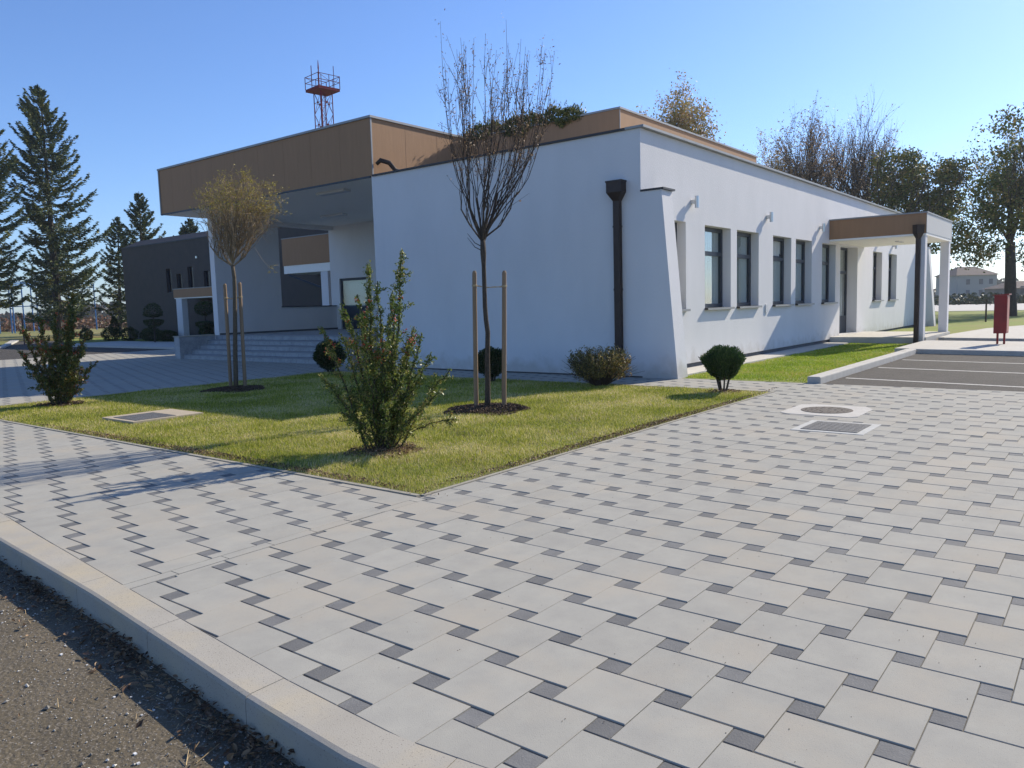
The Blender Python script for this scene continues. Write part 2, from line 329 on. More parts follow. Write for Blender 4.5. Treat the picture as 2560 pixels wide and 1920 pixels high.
def clip(poly, n, c):
    out = []
    for i in range(len(poly)):
        a = poly[i]; b = poly[(i+1) % len(poly)]
        da = a[0]*n[0]+a[1]*n[1]-c; db = b[0]*n[0]+b[1]*n[1]-c
        if da >= 0: out.append(a)
        if (da >= 0) != (db >= 0):
            t = da/(da-db); out.append((a[0]+(b[0]-a[0])*t, a[1]+(b[1]-a[1])*t))
    return out
KSEG = []
for a, b in zip(KI[:-1], KI[1:]):
    dx, dy = b[0]-a[0], b[1]-a[1]; L = math.hypot(dx, dy); n = (-dy/L, dx/L)
    KSEG.append((a, b, n, a[0]*n[0]+a[1]*n[1]))
def kclip(poly, cx, cy):
    best = None
    for a, b, n, c in KSEG:
        L2 = (b[0]-a[0])**2+(b[1]-a[1])**2; t = max(0, min(1, ((cx-a[0])*(b[0]-a[0])+(cy-a[1])*(b[1]-a[1]))/L2))
        d = math.hypot(cx-a[0]-t*(b[0]-a[0]), cy-a[1]-t*(b[1]-a[1]))
        if best is None or d < best[0]: best = (d, n, c)
    d, n, c = best
    s_ = cx*n[0]+cy*n[1]-c
    if s_ < -0.3: return []
    if d > 0.6: return poly
    return clip(poly, n, c+0.006)
def area(p): return abs(sum(p[i][0]*p[(i+1) % len(p)][1]-p[(i+1) % len(p)][0]*p[i][1] for i in range(len(p))))/2
TA, TB = 0.331, 0.112
def tiles(regions):
    rng = random.Random(4)
    big = MB(); sm = MB()
    for (x0, x1, y0, y1, ox, oy, kerb, skew) in regions:
        # lattice: (TB,TA),(TA,-TB); small square [0,TB]^2, large [TB,TB+TA]x[0,TA]
        det = -(TB*TB+TA*TA)
        cs = [(x, y) for x in (x0-1, x1+1) for y in (y0-1, y1+1)]
        iv = []; jv = []
        for x, y in cs:
            X = x-ox; Y = y-oy
            iv.append((-TB*X-TA*Y)/det); jv.append((TB*Y-TA*X)/det)
        for i in range(int(min(iv))-1, int(max(iv))+2):
            for j in range(int(min(jv))-1, int(max(jv))+2):
                px_ = ox+i*TB+j*TA; py_ = oy+i*TA-j*TB
                if px_ < x0-0.5 or px_ > x1+0.5 or py_ < y0-0.5 or py_ > y1+0.5: continue
                for kind, (a0, a1, b0, b1) in ((0, (0, TB, 0, TB)), (1, (TB, TB+TA, 0, TA))):
                    gx = 0.0045; gy = 0.0018
                    q = [(px_+a0+gx, py_+b0+gy), (px_+a1-gx, py_+b0+gy), (px_+a1-gx, py_+b1-gy), (px_+a0+gx, py_+b1-gy)]
                    cx = px_+(a0+a1)/2; cy = py_+(b0+b1)/2
                    q = clip(q, (1, 0), x0); 
                    if q: q = clip(q, (-skew[0], skew[1]), -skew[0]*x1) if skew else clip(q, (-1, 0), -x1)
                    if q: q = clip(q, (0, 1), y0)
                    if q: q = clip(q, (0, -1), -y1)
                    if q and kerb: q = kclip(q, cx, cy)
                    if len(q) < 3 or area(q) < 0.0004: continue
                    dz = rng.gauss(0, 0.0008); z = (-0.001 if kind else -0.0035)+dz
                    tx = rng.gauss(0, 0.0015); ty = rng.gauss(0, 0.0015)
                    n = len(q); e = 0.0025
                    mx = sum(p[0] for p in q)/n; my = sum(p[1] for p in q)/n
                    def zz(p): return z+(p[0]-mx)*tx+(p[1]-my)*ty
                    inn = []
                    for p in q:
                        vx, vy = mx-p[0], my-p[1]
                        inn.append((p[0]+math.copysign(min(e, abs(vx)), vx), p[1]+math.copysign(min(e, abs(vy)), vy)))
                    v = [(p[0], p[1], -0.03) for p in q]+[(p[0], p[1], zz(p)-0.0022) for p in q]+[(p[0], p[1], zz(p)) for p in inn]
                    f = [tuple(range(2*n, 3*n))]+[(k, (k+1) % n, n+(k+1) % n, n+k) for k in range(n)]+[(n+k, n+(k+1) % n, 2*n+(k+1) % n, 2*n+k) for k in range(n)]
                    (big if kind else sm).add(v, f)
    return big, sm
big, sm = tiles([
    (1.0, 4.44, 4.51, 34.0, 2.47, 3.10+0.045, True, None),
    (1.0, 14.33+0.18*0.0, -0.9, 4.40, 2.492, 3.15, True, None),
    (4.44, 12.84, 4.40, 4.49, 2.492, 3.15, False, None),
    (12.84, 14.33, 4.40, 16.0, 2.492, 3.15, False, None),
    (4.44, 14.42, 16.06, 34.0, 2.47, 3.15, False, None),
    (14.42, 18.5, 26.5, 34.0, 2.47, 3.15, False, None)])
pv = big.build('pavement', PAVL); tag(pv, kind='structure')
ps = sm.build('pavement_accents', PAVD); tag(ps, kind='structure')
# narrow make-up course where the two paving fields meet
sc = MB(); rr_ = random.Random(3); x = 2.0
while x < 4.42:
    L = min(rr_.uniform(0.3, 0.36), 4.435-x); sc.prism([(x, 4.408), (x+L-0.005, 4.408), (x+L-0.005, 4.5), (x, 4.5)], -0.03, -0.001+rr_.gauss(0, 0.0008)); x += L
tag(sc.build('pavement_strip', PAVL), kind='structure')
# kerbs of the street
def kerb_run(name, inner, outer, zt, zb, m, L=1.0, org=None):
    mb = MB(); I = np.array(inner, float); O = np.array(outer, float)
    s = np.concatenate([[0], np.cumsum(np.linalg.norm(np.diff(I, axis=0), axis=1))])
    cuts = np.arange(0.37, s[-1], L)
    def at(A, t): return np.array([np.interp(t, s, A[:, 0]), np.interp(t, s, A[:, 1])])
    ts = [0]+list(cuts)+[s[-1]]; rg = np.random.default_rng(5)
    for a, b in zip(ts[:-1], ts[1:]):
        k = 7; tt = np.linspace(a+0.002, b-0.002, k); dz = rg.normal()*0.0015; e = 0.012
        V = []
        for t in tt:
            i = at(I, t); o = at(O, t); d = (o-i)/np.linalg.norm(o-i)
            V += [(*i, zb), (*i, zt+dz), (*(o-d*e*2), zt+dz), (*(o-d*e*0.5), zt+dz-e*0.5), (*o, zt+dz-e*1.8), (*(o+d*0.006), zb)]
        F = []
        for q in range(k-1):
            for c in range(5): F.append((q*6+c, q*6+c+1, (q+1)*6+c+1, (q+1)*6+c))
        F.append((0, 5, 4, 3, 2, 1)); F.append(tuple((k-1)*6+c for c in range(6)))
        mb.add(V, F)
    o = mb.build(name, m, None, org); tag(o, kind='structure'); return o
kerb_run('street_kerb', KI, KO, 0.002, -0.3, CONC)
# narrow edging around the lawn
e = MB()
for y in np.arange(4.55, 15.9, 1.0): e.box(4.465, 4.51, y, min(y+0.996, 15.95), -0.1, 0.004)
for x in np.arange(4.515, 12.83, 1.0): e.box(x, min(x+0.996, 12.83), 4.51, 4.55, -0.1, 0.001)
for y in np.arange(4.555, 15.9, 1.0): e.box(12.775, 12.83, y, min(y+0.996, 15.95), -0.1, 0.004)
for x in np.arange(4.515, 12.77, 1.0): e.box(x, min(x+0.996, 12.77), 15.9, 16.05, -0.1, 0.004)
structure('lawn_edging', e, mat('edging_stone', (0.36, 0.335, 0.275), 0.95, (0.29, 0.27, 0.22), 7, 0.5, bump=0.3))
s_ = MB(); s_.prism([(4.51, 4.55), (12.775, 4.55), (12.775, 15.9), (4.51, 15.9)], -0.1, -0.004, False); structure('lawn_soil', s_, SOIL)
# parking lot
g = MB(); g.prism([(14.335, 4.4), (13.45, -0.7), (13.0, -30), (40, -30), (40, -1), (30, 4.2), (14.335, 4.2)], -0.2, -0.006, False); structure('parking_lot', g, ASPH)
g = MB()
for x0 in (15.55, 18.07, 20.4):
    p0 = (x0, 4.1); p1 = (x0-0.9, -0.9)
    n = 30
    for i in range(n):
        a = i/n; b = (i+1)/n; wv = 0.05
        xa = p0[0]+(p1[0]-p0[0])*a; ya = p0[1]+(p1[1]-p0[1])*a; xb = p0[0]+(p1[0]-p0[0])*b; yb = p0[1]+(p1[1]-p0[1])*b
        g.quad((xa-wv, ya, -0.002), (xa+wv, ya, -0.002), (xb+wv, yb, -0.002), (xb-wv, yb, -0.002))
structure('parking_markings', g, PAINT)
kerb_run('parking_kerb', [(14.36, 4.45), (22.62, 4.45)], [(14.36, 4.22), (22.62, 4.22)], 0.12, -0.2, CONC2)
kerb_run('parking_end_kerb', [(22.9, 4.43), (21.9, -1.1), (17, -28)], [(22.72, 4.43), (21.72, -1.1), (16.8, -28)], 0.12, -0.2, CONC2)
g = MB(); g.prism([(22.9, 4.42), (21.9, -1.1), (17, -28), (22, -28), (26.2, -1.1), (27.0, 4.6), (26.9, 4.8), (22.9, 4.8)], -0.1, 0.115, False); structure('sidewalk', g, CONC2)
kerb_run('lane_kerb', [(28.95, 4.55), (27.6, -1.1), (22, -28)], [(28.75, 4.55), (27.4, -1.1), (21.8, -28)], 0.12, -0.2, CONC2)
g = MB(); g.prism([(28.95, 4.55), (27.6, -1.1), (22, -28), (60, -28), (60, -4), (44, 1.9), (39.6, 3.25), (36.6, 4.25), (31.5, 4.75), (28.95, 4.75)], -0.1, 0.113, False); structure('sidewalk', g, CONC2)
g = MB(); g.prism([(14.36, 4.45), (22.9, 4.45), (22.9, 4.8), (27.0, 4.8), (27.15, 7.05), (14.6, 7.05), (14.36, 6.9)], -0.1, 0.0, False); structure('verge', g, VERGE)
g = MB(); g.prism([(14.62, 7.05), (27.2, 7.05), (27.2, 7.8), (14.62, 7.8)], -0.1, 0.03, False); structure('wall_apron', g, CONC2)
g = MB(); g.prism([(31.5, 4.75), (36.6, 4.25), (39.6, 3.25), (44, 1.9), (60, -4), (74, -6), (75, 40), (41.5, 40), (41.5, 7.75), (31.5, 7.75)], -0.3, 0.04, False); structure('meadow', g, VERGE)
g = MB(); g.prism([(74, -20), (112, -20), (122, 50), (76, 50)], -0.3, 0.06, False); structure('far_road', g, CONC2)
# left: street behind the plaza, its kerb, pavement and verge
g = MB(); g.prism([(2, 34), (18.5, 34), (18.5, 46), (24, 56), (22, 62), (16.1, 47.8), (2, 40)], -0.2, -0.02, False); structure('side_road', g, ASPH)
g = MB(); g.prism([(18.5, 26.5), (22.5, 26.5), (22.5, 48), (19.6, 48), (18.5, 45)], -0.2, 0.06, False); structure('side_pavement', g, CONC2)
kerb_run('side_road_kerb', [(2, 40.5), (16.1, 48.2), (21.5, 62)], [(2, 40), (16.2, 47.8), (21.9, 61.7)], 0.08, -0.2, CONC2)
g = MB(); g.prism([(22.5, 26.5), (25.2, 26.5), (25.2, 53), (60, 53), (60, 60), (24, 60), (21, 52), (20, 48), (22.5, 48)], -0.2, 0.04, False); structure('hedge_bed', g, VERGE)
g = MB(); g.prism([(-80, 46), (2, 40.5), (16.1, 48.2), (21.5, 62), (120, 62), (160, 130), (-60, 130)], -0.3, 0.03, False); structure('field', g, FIELD)

# ------------------------------------------------------------------ white building
B = thing('office_building', 'white stucco single storey building with a brown clad flat roof and a raised porch', 'building', (14.15, 7.7, 0))
X0, X1, Y0, Y1, ZT = 14.15, 41.45, 7.7, 15.6, 5.0
holes = [(14.72, 16.2, 1.35, 3.29), (17.2, 18.73, 1.35, 3.29), (19.12, 20.62, 1.35, 3.29), (21.7, 23.22, 1.35, 3.29), (23.62, 25.15, 1.35, 3.29), (26.2, 27.72, 1.35, 3.29), (28.27, 30.5, 0.22, 3.31), (32.74, 34.2, 1.35, 3.26), (35.32, 36.8, 1.35, 3.26)]
mb = MB()
def wallgrid(mb, P, u0, u1, z0, z1, hs, depth):
    """P(u,d,z)->xyz ; d = depth into the wall"""
    us = sorted({u0, u1, *[h[0] for h in hs], *[h[1] for h in hs]}); zs = sorted({z0, z1, *[h[2] for h in hs], *[h[3] for h in hs]})
    us = [u for u in us if u0 <= u <= u1]; zs = [z for z in zs if z0 <= z <= z1]
    for a, b in zip(us[:-1], us[1:]):
        for c, d in zip(zs[:-1], zs[1:]):
            if any(h[0] <= a and b <= h[1] and h[2] <= c and d <= h[3] for h in hs): continue
            mb.quad(P(a, 0, c), P(b, 0, c), P(b, 0, d), P(a, 0, d))
    for a, b, c, d in hs:
        dd = depth
        mb.quad(P(a, 0, c), P(a, dd, c), P(a, dd, d), P(a, 0, d)); mb.quad(P(b, dd, c), P(b, 0, c), P(b, 0, d), P(b, dd, d))
        mb.quad(P(a, 0, d), P(a, dd, d), P(b, dd, d), P(b, 0, d)); mb.quad(P(a, dd, c), P(a, 0, c), P(b, 0, c), P(b, dd, c))
wallgrid(mb, lambda u, d, z: (u, Y0+d, z), X0, X1, 0.13, ZT, holes, 0.36)
mb.quad((X0, Y1, 0.03), (X0, Y0, 0.03), (X0, Y0, ZT), (X0, Y1, ZT))           # end wall
mb.quad((X0, Y1, 0.03), (X0, Y1, ZT), (22, Y1, ZT), (22, Y1, 0.03))
mb.quad((X1, Y0, 0), (X1, 26.04, 0), (X1, 26.04, ZT), (X1, Y0, ZT))
mb.quad((21.4, 26.04, 0), (21.4, 26.04, ZT), (X1, 26.04, ZT), (X1, 26.04, 0))
# parapet insides and roof deck
mb.quad((X0+0.3, Y0+0.3, 4.7), (X1-0.3, Y0+0.3, 4.7), (X1-0.3, Y1-0.01, 4.7), (X0+0.3, Y1-0.01, 4.7))
mb.quad((21.5, Y1, 4.7), (X1-0.1, Y1, 4.7), (X1-0.1, 26, 4.7), (21.5, 26, 4.7))
mb.quad((X0, Y0, ZT), (X1, Y0, ZT), (X1-0.3, Y0+0.3, ZT), (X0+0.3, Y0+0.3, ZT)); mb.quad((X0, Y0, ZT), (X0+0.3, Y0+0.3, ZT), (X0+0.3, Y1, ZT), (X0, Y1, ZT))
mb.quad((X0+0.3, Y0+0.3, 4.7), (X0+0.3, Y0+0.3, ZT), (X1-0.3, Y0+0.3, ZT), (X1-0.3, Y0+0.3, 4.7))
wall = mb.build('wall', STUCCO, B)
# porch walls: back wall with door, side wall with opening
mb = MB()
wallgrid(mb, lambda u, d, z: (21.1+d, u, z), 15.6, 25.75, 0.77, 5.0, [(23.82, 25.5, 0.77, 2.85)], 0.12)
wallgrid(mb, lambda u, d, z: (u, 25.75+d, z), 15.67, 21.1, 0.77, 5.0, [(18.43, 21.1, 1.73, 4.85)], 0.29)
mb.quad((21.1, 26.04, 0.77), (21.45, 26.04, 0.77), (21.45, 26.04, 5.0), (21.1, 26.04, 5.0))
wallgrid(mb, lambda u, d, z: (u, 26.04, z), 15.67, 21.1, 0.0, 5.0, [(18.43, 21.1, 1.73, 4.85)], 0.0)
mb.quad((15.67, 26.04, 0.77), (15.67, 25.75, 0.77), (15.67, 25.75, 5.0), (15.67, 26.04, 5.0))
mb.build('porch_wall', STUCCO, B)
bx(18.40, 21.12, 25.70, 26.08, 1.73, 1.765).build('sill', FRAME, B)
f = MB(); f.box(18.43, 18.50, 25.93, 26.0, 1.765, 4.85); f.build('opening_frame', FRAME, B)
bx(15.69, 21.08, 25.715, 25.748, 0.775, 0.84).build('skirting', PLINTH, B)
bx(21.065, 21.098, 15.62, 23.8, 0.775, 0.84).build('skirting', PLINTH, B)
# interior shell
mb = MB(); mb.box(X0+0.2, X1-0.2, Y0+1.6, 15.4, 0.1, 4.6); mb.build('inner_room', INNER, B)
bx(X0+0.05, X1-0.05, Y0+0.05, Y1-0.05, -0.1, 0.16).build('plinth', PLINTH, B)
# near and far sloping fins
def fin(x0, x1):
    p = [(6.91, 0.0), (7.7, 0.0), (7.7, 3.75), (7.24, 3.75)]
    v = [(x0, y, z) for y, z in p]+[(x1, y, z) for y, z in p]
    m = MB(); m.add(v, [(3, 2, 1, 0), (4, 5, 6, 7), (0, 4, 7, 3), (3, 7, 6, 2), (0, 1, 5, 4)])
    o = m.build('buttress', STUCCO, B)
    bx(x0-0.02, x1+0.05, 7.19, 7.70, 3.753, 3.79).build('cap', COPD, o)
fin(X0-0.003, 14.6); fin(41.0, X1+0.003)
# coping
c = MB(); c.box(X0-0.05, X1+0.08, Y0-0.10, Y0+0.32, 5.003, 5.05); c.build('coping', COPING, B)
c = MB(); c.box(X0-0.05, X0+0.32, Y0+0.323, 15.53, 5.003, 5.045); c.build('coping', COPD, B)  # same metal as the front coping, shade put into its colour
# downpipe with hopper on the end wall
def downpipe(x, yc, zt, zb, face, bend=False):
    o = MB(); o.box(x-0.13, x-0.01, yc-0.068, yc+0.068, zb, zt-0.36)
    d = o.build('downpipe', DKPIPE, B)
    h = MB(); w0, w1 = 0.175, 0.068
    v = []
    for (ww, z, d0) in ((w1, zt-0.37, 0.13), (w0, zt-0.2, 0.21), (w0, zt, 0.21)):
        v += [(x-d0, yc-ww, z), (x-0.005, yc-ww, z), (x-0.005, yc+ww, z), (x-d0, yc+ww, z)]
    fs = []
    for i in (0, 4):
        for j in range(4): k = (j+1) % 4; fs.append((i+j, i+k, i+4+k, i+4+j))
    fs += [(3, 2, 1, 0)]; h.add(v, fs)
    h.box(x-0.225, x, yc-w0-0.012, yc+w0+0.012, zt, zt+0.035); h.build('hopper', DKPIPE, d)
    for z in (zt-0.9, (zt+zb)/2-0.2, zb+0.5): bx(x-0.136, x-0.004, yc-0.076, yc+0.076, z, z+0.035).build('bracket', DKPIPE, d)
downpipe(X0, 8.205, 3.98, 0.02, -1)
# brown roof block over the porch
FX0, FX1, FY0, FY1 = 14.15, 30.0, 15.56, 26.36
def ring(x0, x1, y0, y1, z0, z1, mA, mB_, name):
    m = MB(); m.quad((x0, y1, z0), (x0, y0, z0), (x0, y0, z1), (x0, y1, z1)); m.quad((x1, y0, z0), (x1, y1, z0), (x1, y1, z1), (x1, y0, z1)); m.quad((x1, y1, z0), (x0, y1, z0), (x0, y1, z1), (x1, y1, z1)) 
    m.quad((x0, y0, z0), (x1, y0, z0), (x1, y0, z1), (x0, y0, z1))
    return m.build(name, mA, B)
fa = ring(FX0, FX1, FY0, FY1, 5.03, 6.5, FASC, FASC, 'fascia')
c = MB(); c.box(FX0-0.04, FX1+0.04, FY0-0.04, FY1+0.04, 6.503, 6.56); c.build('coping', COPING, fa)
bx(FX0-0.012, FX0+0.03, FY0-0.02, FY0-0.003, 5.02, 6.5).build('corner_trim', COPING, fa); bx(FX0-0.03, FX0-0.003, FY1-0.03, FY1+0.02, 5.0, 6.5).build('corner_trim', COPING, fa)
JM = mat("cladding_joint", (0.27, 0.155, 0.085), 0.8)
for y in np.arange(FY0+1.25, FY1, 1.25): bx(FX0-0.002, FX0+0.001, y-0.004, y+0.004, 5.05, 6.48).build('panel_joint', JM, fa)
for x in np.arange(FX0+1.25, 22, 1.25): bx(x-0.004, x+0.004, FY0-0.002, FY0+0.001, 5.05, 6.48).build('panel_joint', JM, fa)
c = MB(); c.box(FX0+0.01, FX1, FY0+0.1, FY1-0.01, 5.0, 5.04); c.build('soffit', SOFF, fa)
bx(FX0-0.02, FX0+0.02, FY0+0.08, FY1, 4.985, 5.03).build('drip_edge', FRAME, fa)
for (lx, ly) in ((15.0, 18.2), (18.6, 22.6), (18.6, 18.6)):
    m = MB(); m.box(lx-0.13, lx+0.13, ly-0.62, ly+0.62, 4.93, 4.998); lo = m.build('ceiling_light', PLASTIC, fa)
# upper brown block
fb = ring(17.97, 27.5, 10.36, 15.5, 4.72, 6.5, FASC, FASC, 'roof_block')
bx(17.94, 27.53, 10.33, 15.52, 6.503, 6.55).build('coping', COPING, fb)
bx(17.955, 17.972, 10.345, 10.358, 4.8, 6.5).build('corner_trim', COPING, fb)
# rooftop duct elbow
d = MB(); pts = [(14.25, 15.5, 5.32), (14.32, 15.42, 5.42), (14.5, 15.28, 5.36), (14.62, 15.2, 5.18), (14.85, 15.05, 5.1), (15.4, 14.7, 5.09)]
d.tube(pts, [0.05, 0.065, 0.065, 0.06, 0.045, 0.035], 10); d.build('roof_duct', DKPIPE, B, smooth=True)
# steps and porch floor
st = MB()
for k in range(5): st.box(14.42+0.32*k, 21.3 if k == 4 else 14.42+0.32*(k+1), 17.3 if k < 4 else 15.6, 26.04, 0.155*k-(0.02 if k == 0 else 0), 0.155*(k+1)-0.005*(k < 4))
steps = st.build('steps', STEP, B)
j = MB()
for k in range(5):
    zt_ = 0.155*(k+1)-0.005*(k < 4); j.box(14.405+0.32*k, 14.421+0.32*k, 17.31, 26.03, zt_-0.03, zt_+0.004)
    for y in np.arange(17.8+0.3*(k % 2), 26, 0.6): j.box(14.415+0.32*k, 14.4215+0.32*k, y-0.004, y+0.004, 0.155*k, zt_-0.031)
j.build('nosing', mat("step_nosing", (0.24, 0.25, 0.27), 0.8), steps)
for a_, b_ in ((26.045, 26.4), (16.98, 17.295)):
    ck = bx(14.3, 15.68, a_, b_, -0.05, 0.76).build('stair_cheek', STEP, B); bx(14.27, 15.7, a_-0.015, b_+0.02, 0.763, 0.80).build('cheek_cap', CONC, ck)
# doors and windows
def window(x0, x1, z0, z1, tilt=False, curtain=0.5):
    yf = Y0+0.215; t = 0.075; zt_ = z1-0.62
    m = MB()
    m.box(x0, x0+t, yf, yf+0.07, z0+0.02, z1); m.box(x1-t-0.03, x1, yf, yf+0.07, z0+0.02, z1)
    m.box(x0+t, x1-t-0.03, yf, yf+0.07, z1-t-0.02, z1); m.box(x0+t, x1-t-0.03, yf, yf+0.07, z0+0.02, z0+0.11); m.box(x0+t, x1-t-0.03, yf-0.005, yf+0.07, zt_-0.05, zt_+0.05)
    wn = m.build('window', FRAME, B)
    bx(x0+t-0.01, x1-t-0.02, yf+0.035, yf+0.037, z0+0.10, zt_-0.045).build('pane', GLASS, wn)
    if not tilt: bx(x0+t-0.01, x1-t-0.02, yf+0.035, yf+0.037, zt_+0.045, z1-t-0.01).build('pane', GLASS, wn)
    else:
        m = MB(); a = x0+t; b = x1-t-0.03; zb = zt_+0.05; zu = z1-t-0.03; dy = 0.22; w_ = 0.05
        def P(x, s, o=0): return (x, yf+0.03+dy*s+o, zb+(zu-zb)*s)
        for xa, xb, s0, s1 in ((a, a+w_, 0, 1), (b-w_, b, 0, 1), (a, b, 0, 0.1), (a, b, 0.9, 1)):
            v = [P(xa, s0), P(xb, s0), P(xb, s1), P(xa, s1), P(xa, s0, .05), P(xb, s0, .05), P(xb, s1, .05), P(xa, s1, .05)]
            m.add(v, [(0, 1, 2, 3), (4, 7, 6, 5), (0, 4, 5, 1), (3, 2, 6, 7), (0, 3, 7, 4), (1, 5, 6, 2)])
        m.build('tilted_sash', FRAME, wn)
        m = MB(); m.quad(P(a+w_, 0.08, .02), P(b-w_, 0.08, .02), P(b-w_, 0.92, .02), P(a+w_, 0.92, .02)); m.build('pane', GLASS, wn)
    m = MB(); xs = np.linspace(x0+(x1-x0)*curtain, x1-0.05, 60); ys = yf+0.085+0.015*np.sin(xs*42)+0.008*np.sin(xs*97)
    for i in range(59): m.quad((xs[i], ys[i], z0+0.06), (xs[i+1], ys[i+1], z0+0.06), (xs[i+1], ys[i+1], z1-0.06), (xs[i], ys[i], z1-0.06))
    m.build('curtain', BLIND, wn)
    bx(x0-0.02, x1+0.03, Y0-0.09, yf+0.01, z0-0.03, z0+0.016).build('window_sill', COPD, wn)
    bx(x0-0.02, x1+0.03, Y0-0.094, Y0-0.09, z0-0.035, z0+0.016).build('sill_edge', COPING, wn)
for i, h in enumerate(holes):
    if i == 6: continue
    window(*h, tilt=(i == 3), curtain=0.45 if i in (1, 2) else (0.3 if i < 7 else 0.1))
# side entrance door
m = MB(); yf = Y0+0.36; a, b, z0, z1 = holes[6]
m.box(a, a+0.08, yf, yf+0.07, z0, z1); m.box(b-0.08, b, yf, yf+0.07, z0, z1); m.box(a+0.08, b-0.08, yf, yf+0.07, z1-0.08, z1); m.box(a+0.08, b-0.08, yf-0.004, yf+0.07, 2.36, 2.46)
m.box((a+b)/2-0.06, (a+b)/2+0.06, yf, yf+0.07, z0, 2.36); m.box(a+0.08, b-0.08, yf+0.001, yf+0.069, z0, z0+0.62)
dr = m.build('door', FRAME, B)
bx(a+0.05, b-0.05, yf+0.035, yf+0.037, z0+0.6, z1-0.05).build('pane', GLASS, dr)
m = MB(); m.tube([(b-0.95, yf-0.06, 1.0), (b-0.95, yf-0.06, 1.6)], 0.014, 8); m.box(b-0.96, b-0.94, yf-0.06, yf, 1.05, 1.07); m.box(b-0.96, b-0.94, yf-0.06, yf, 1.53, 1.55); m.build('handle', LAMPM, dr)
m = MB(); m.box(a+0.3, b-0.05, yf+0.14, yf+0.15, z0+0.3, z1-0.06); m.build('blind', BLIND, dr)
# porch door
m = MB(); xf = 21.16; y0, y1, z0, z1 = 23.82, 25.5, 0.77, 2.85
m.box(xf, xf+0.06, y0, y0+0.09, z0, z1); m.box(xf, xf+0.06, y1-0.09, y1, z0, z1); m.box(xf, xf+0.06, y0+0.09, y1-0.09, z1-0.1, z1); m.box(xf, xf+0.06, y0+0.09, y1-0.09, z0, 1.72); 
dr = m.build('door', FRAME, B)
bx(xf+0.03, xf+0.032, y0+0.09, y1-0.09, 1.72, z1-0.1).build('pane', GLASS, dr)
m = MB(); m.tube([(xf-0.06, y0+0.2, 1.7), (xf-0.06, y0+0.32, 1.7)], 0.012, 8); m.box(xf-0.06, xf, y0+0.19, y0+0.21, 1.69, 1.71); m.build('handle', LAMPM, dr)
bx(xf+0.2, xf+0.21, y0, y1, 1.5, z1).build('blind', BLIND, dr)
# wall lamps
for x in (16.5, 21.2, 25.9, 33.5, 36.0):
    z = 3.74 if x < 30 else 3.6
    m = MB(); m.lathe((x, Y0-0.13, z-0.13), [(0.03, 0), (0.048, 0.0), (0.048, 0.26), (0.03, 0.26)], 14); lm = m.build('wall_lamp', LAMPM, B)
    m = MB(); m.box(x-0.05, x+0.05, Y0-0.10, Y0-0.001, z-0.04, z+0.05); m.build('bracket', LAMPM, lm)
bx(21.1, 21.25, Y0-0.03, Y0-0.001, 1.16, 1.39).build('socket_box', PLASTIC, B)
# side entrance canopy
can = MB(); CX0, CX1, CY0 = 26.95, 31.45, 4.83
can.box(CX0, CX1, CY0, Y0-0.003, 3.42, 4.03); cn = can.build('canopy', FASC, B)
bx(CX0-0.03, CX1+0.03, CY0-0.03, Y0-0.003, 4.033, 4.075).build('coping', COPING, cn)
bx(CX0-0.003, CX1+0.003, CY0-0.003, Y0-0.004, 3.36, 3.417).build('soffit', SOFF, cn)
m = MB(); 
for z in (3.42, 4.0): m.box(CX0, CX1, CY0-0.012, CY0-0.002, z, z+0.03)
for x in (CX0-0.004, CX1-0.026): m.box(x, x+0.03, CY0-0.012, CY0-0.002, 3.45, 4.0)
m.build('edge_trim', COPING, cn)
m = MB(); m.box(CX0+0.004, CX1-0.03, CY0-0.008, CY0-0.003, 3.45, 4.0); m.build('front_panel', mat("silvery_front_panel", (0.50, 0.49, 0.46), 0.6), cn)
m = MB(); m.box(28.9, 29.7, 6.0, 6.12, 3.33, 3.358); m.build('ceiling_light', PLASTIC, cn)
for (x, y) in ((CX0+0.03, CY0+0.02), (CX1-0.33, CY0+0.02)):
    m = MB(); m.box(x, x+0.30, y, y+0.27, 0.0, 3.36); p_ = m.build('pillar', STUCCO, cn)
m = MB(); m.box(27.2, 31.5, 4.8, 7.72, -0.05, 0.2); m.build('porch_slab', CONC2, B)
o = MB(); o.box(CX0-0.10, CX0+0.025, 4.97, 5.10, 0.02, 3.3); d = o.build('downpipe', DKPIPE, cn)
h = MB(); h.lathe((CX0-0.06, 5.035, 3.26), [(0.07, 0), (0.16, 0.17), (0.17, 0.4), (0.18, 0.42)], 4)
h.build('hopper', DKPIPE, d)
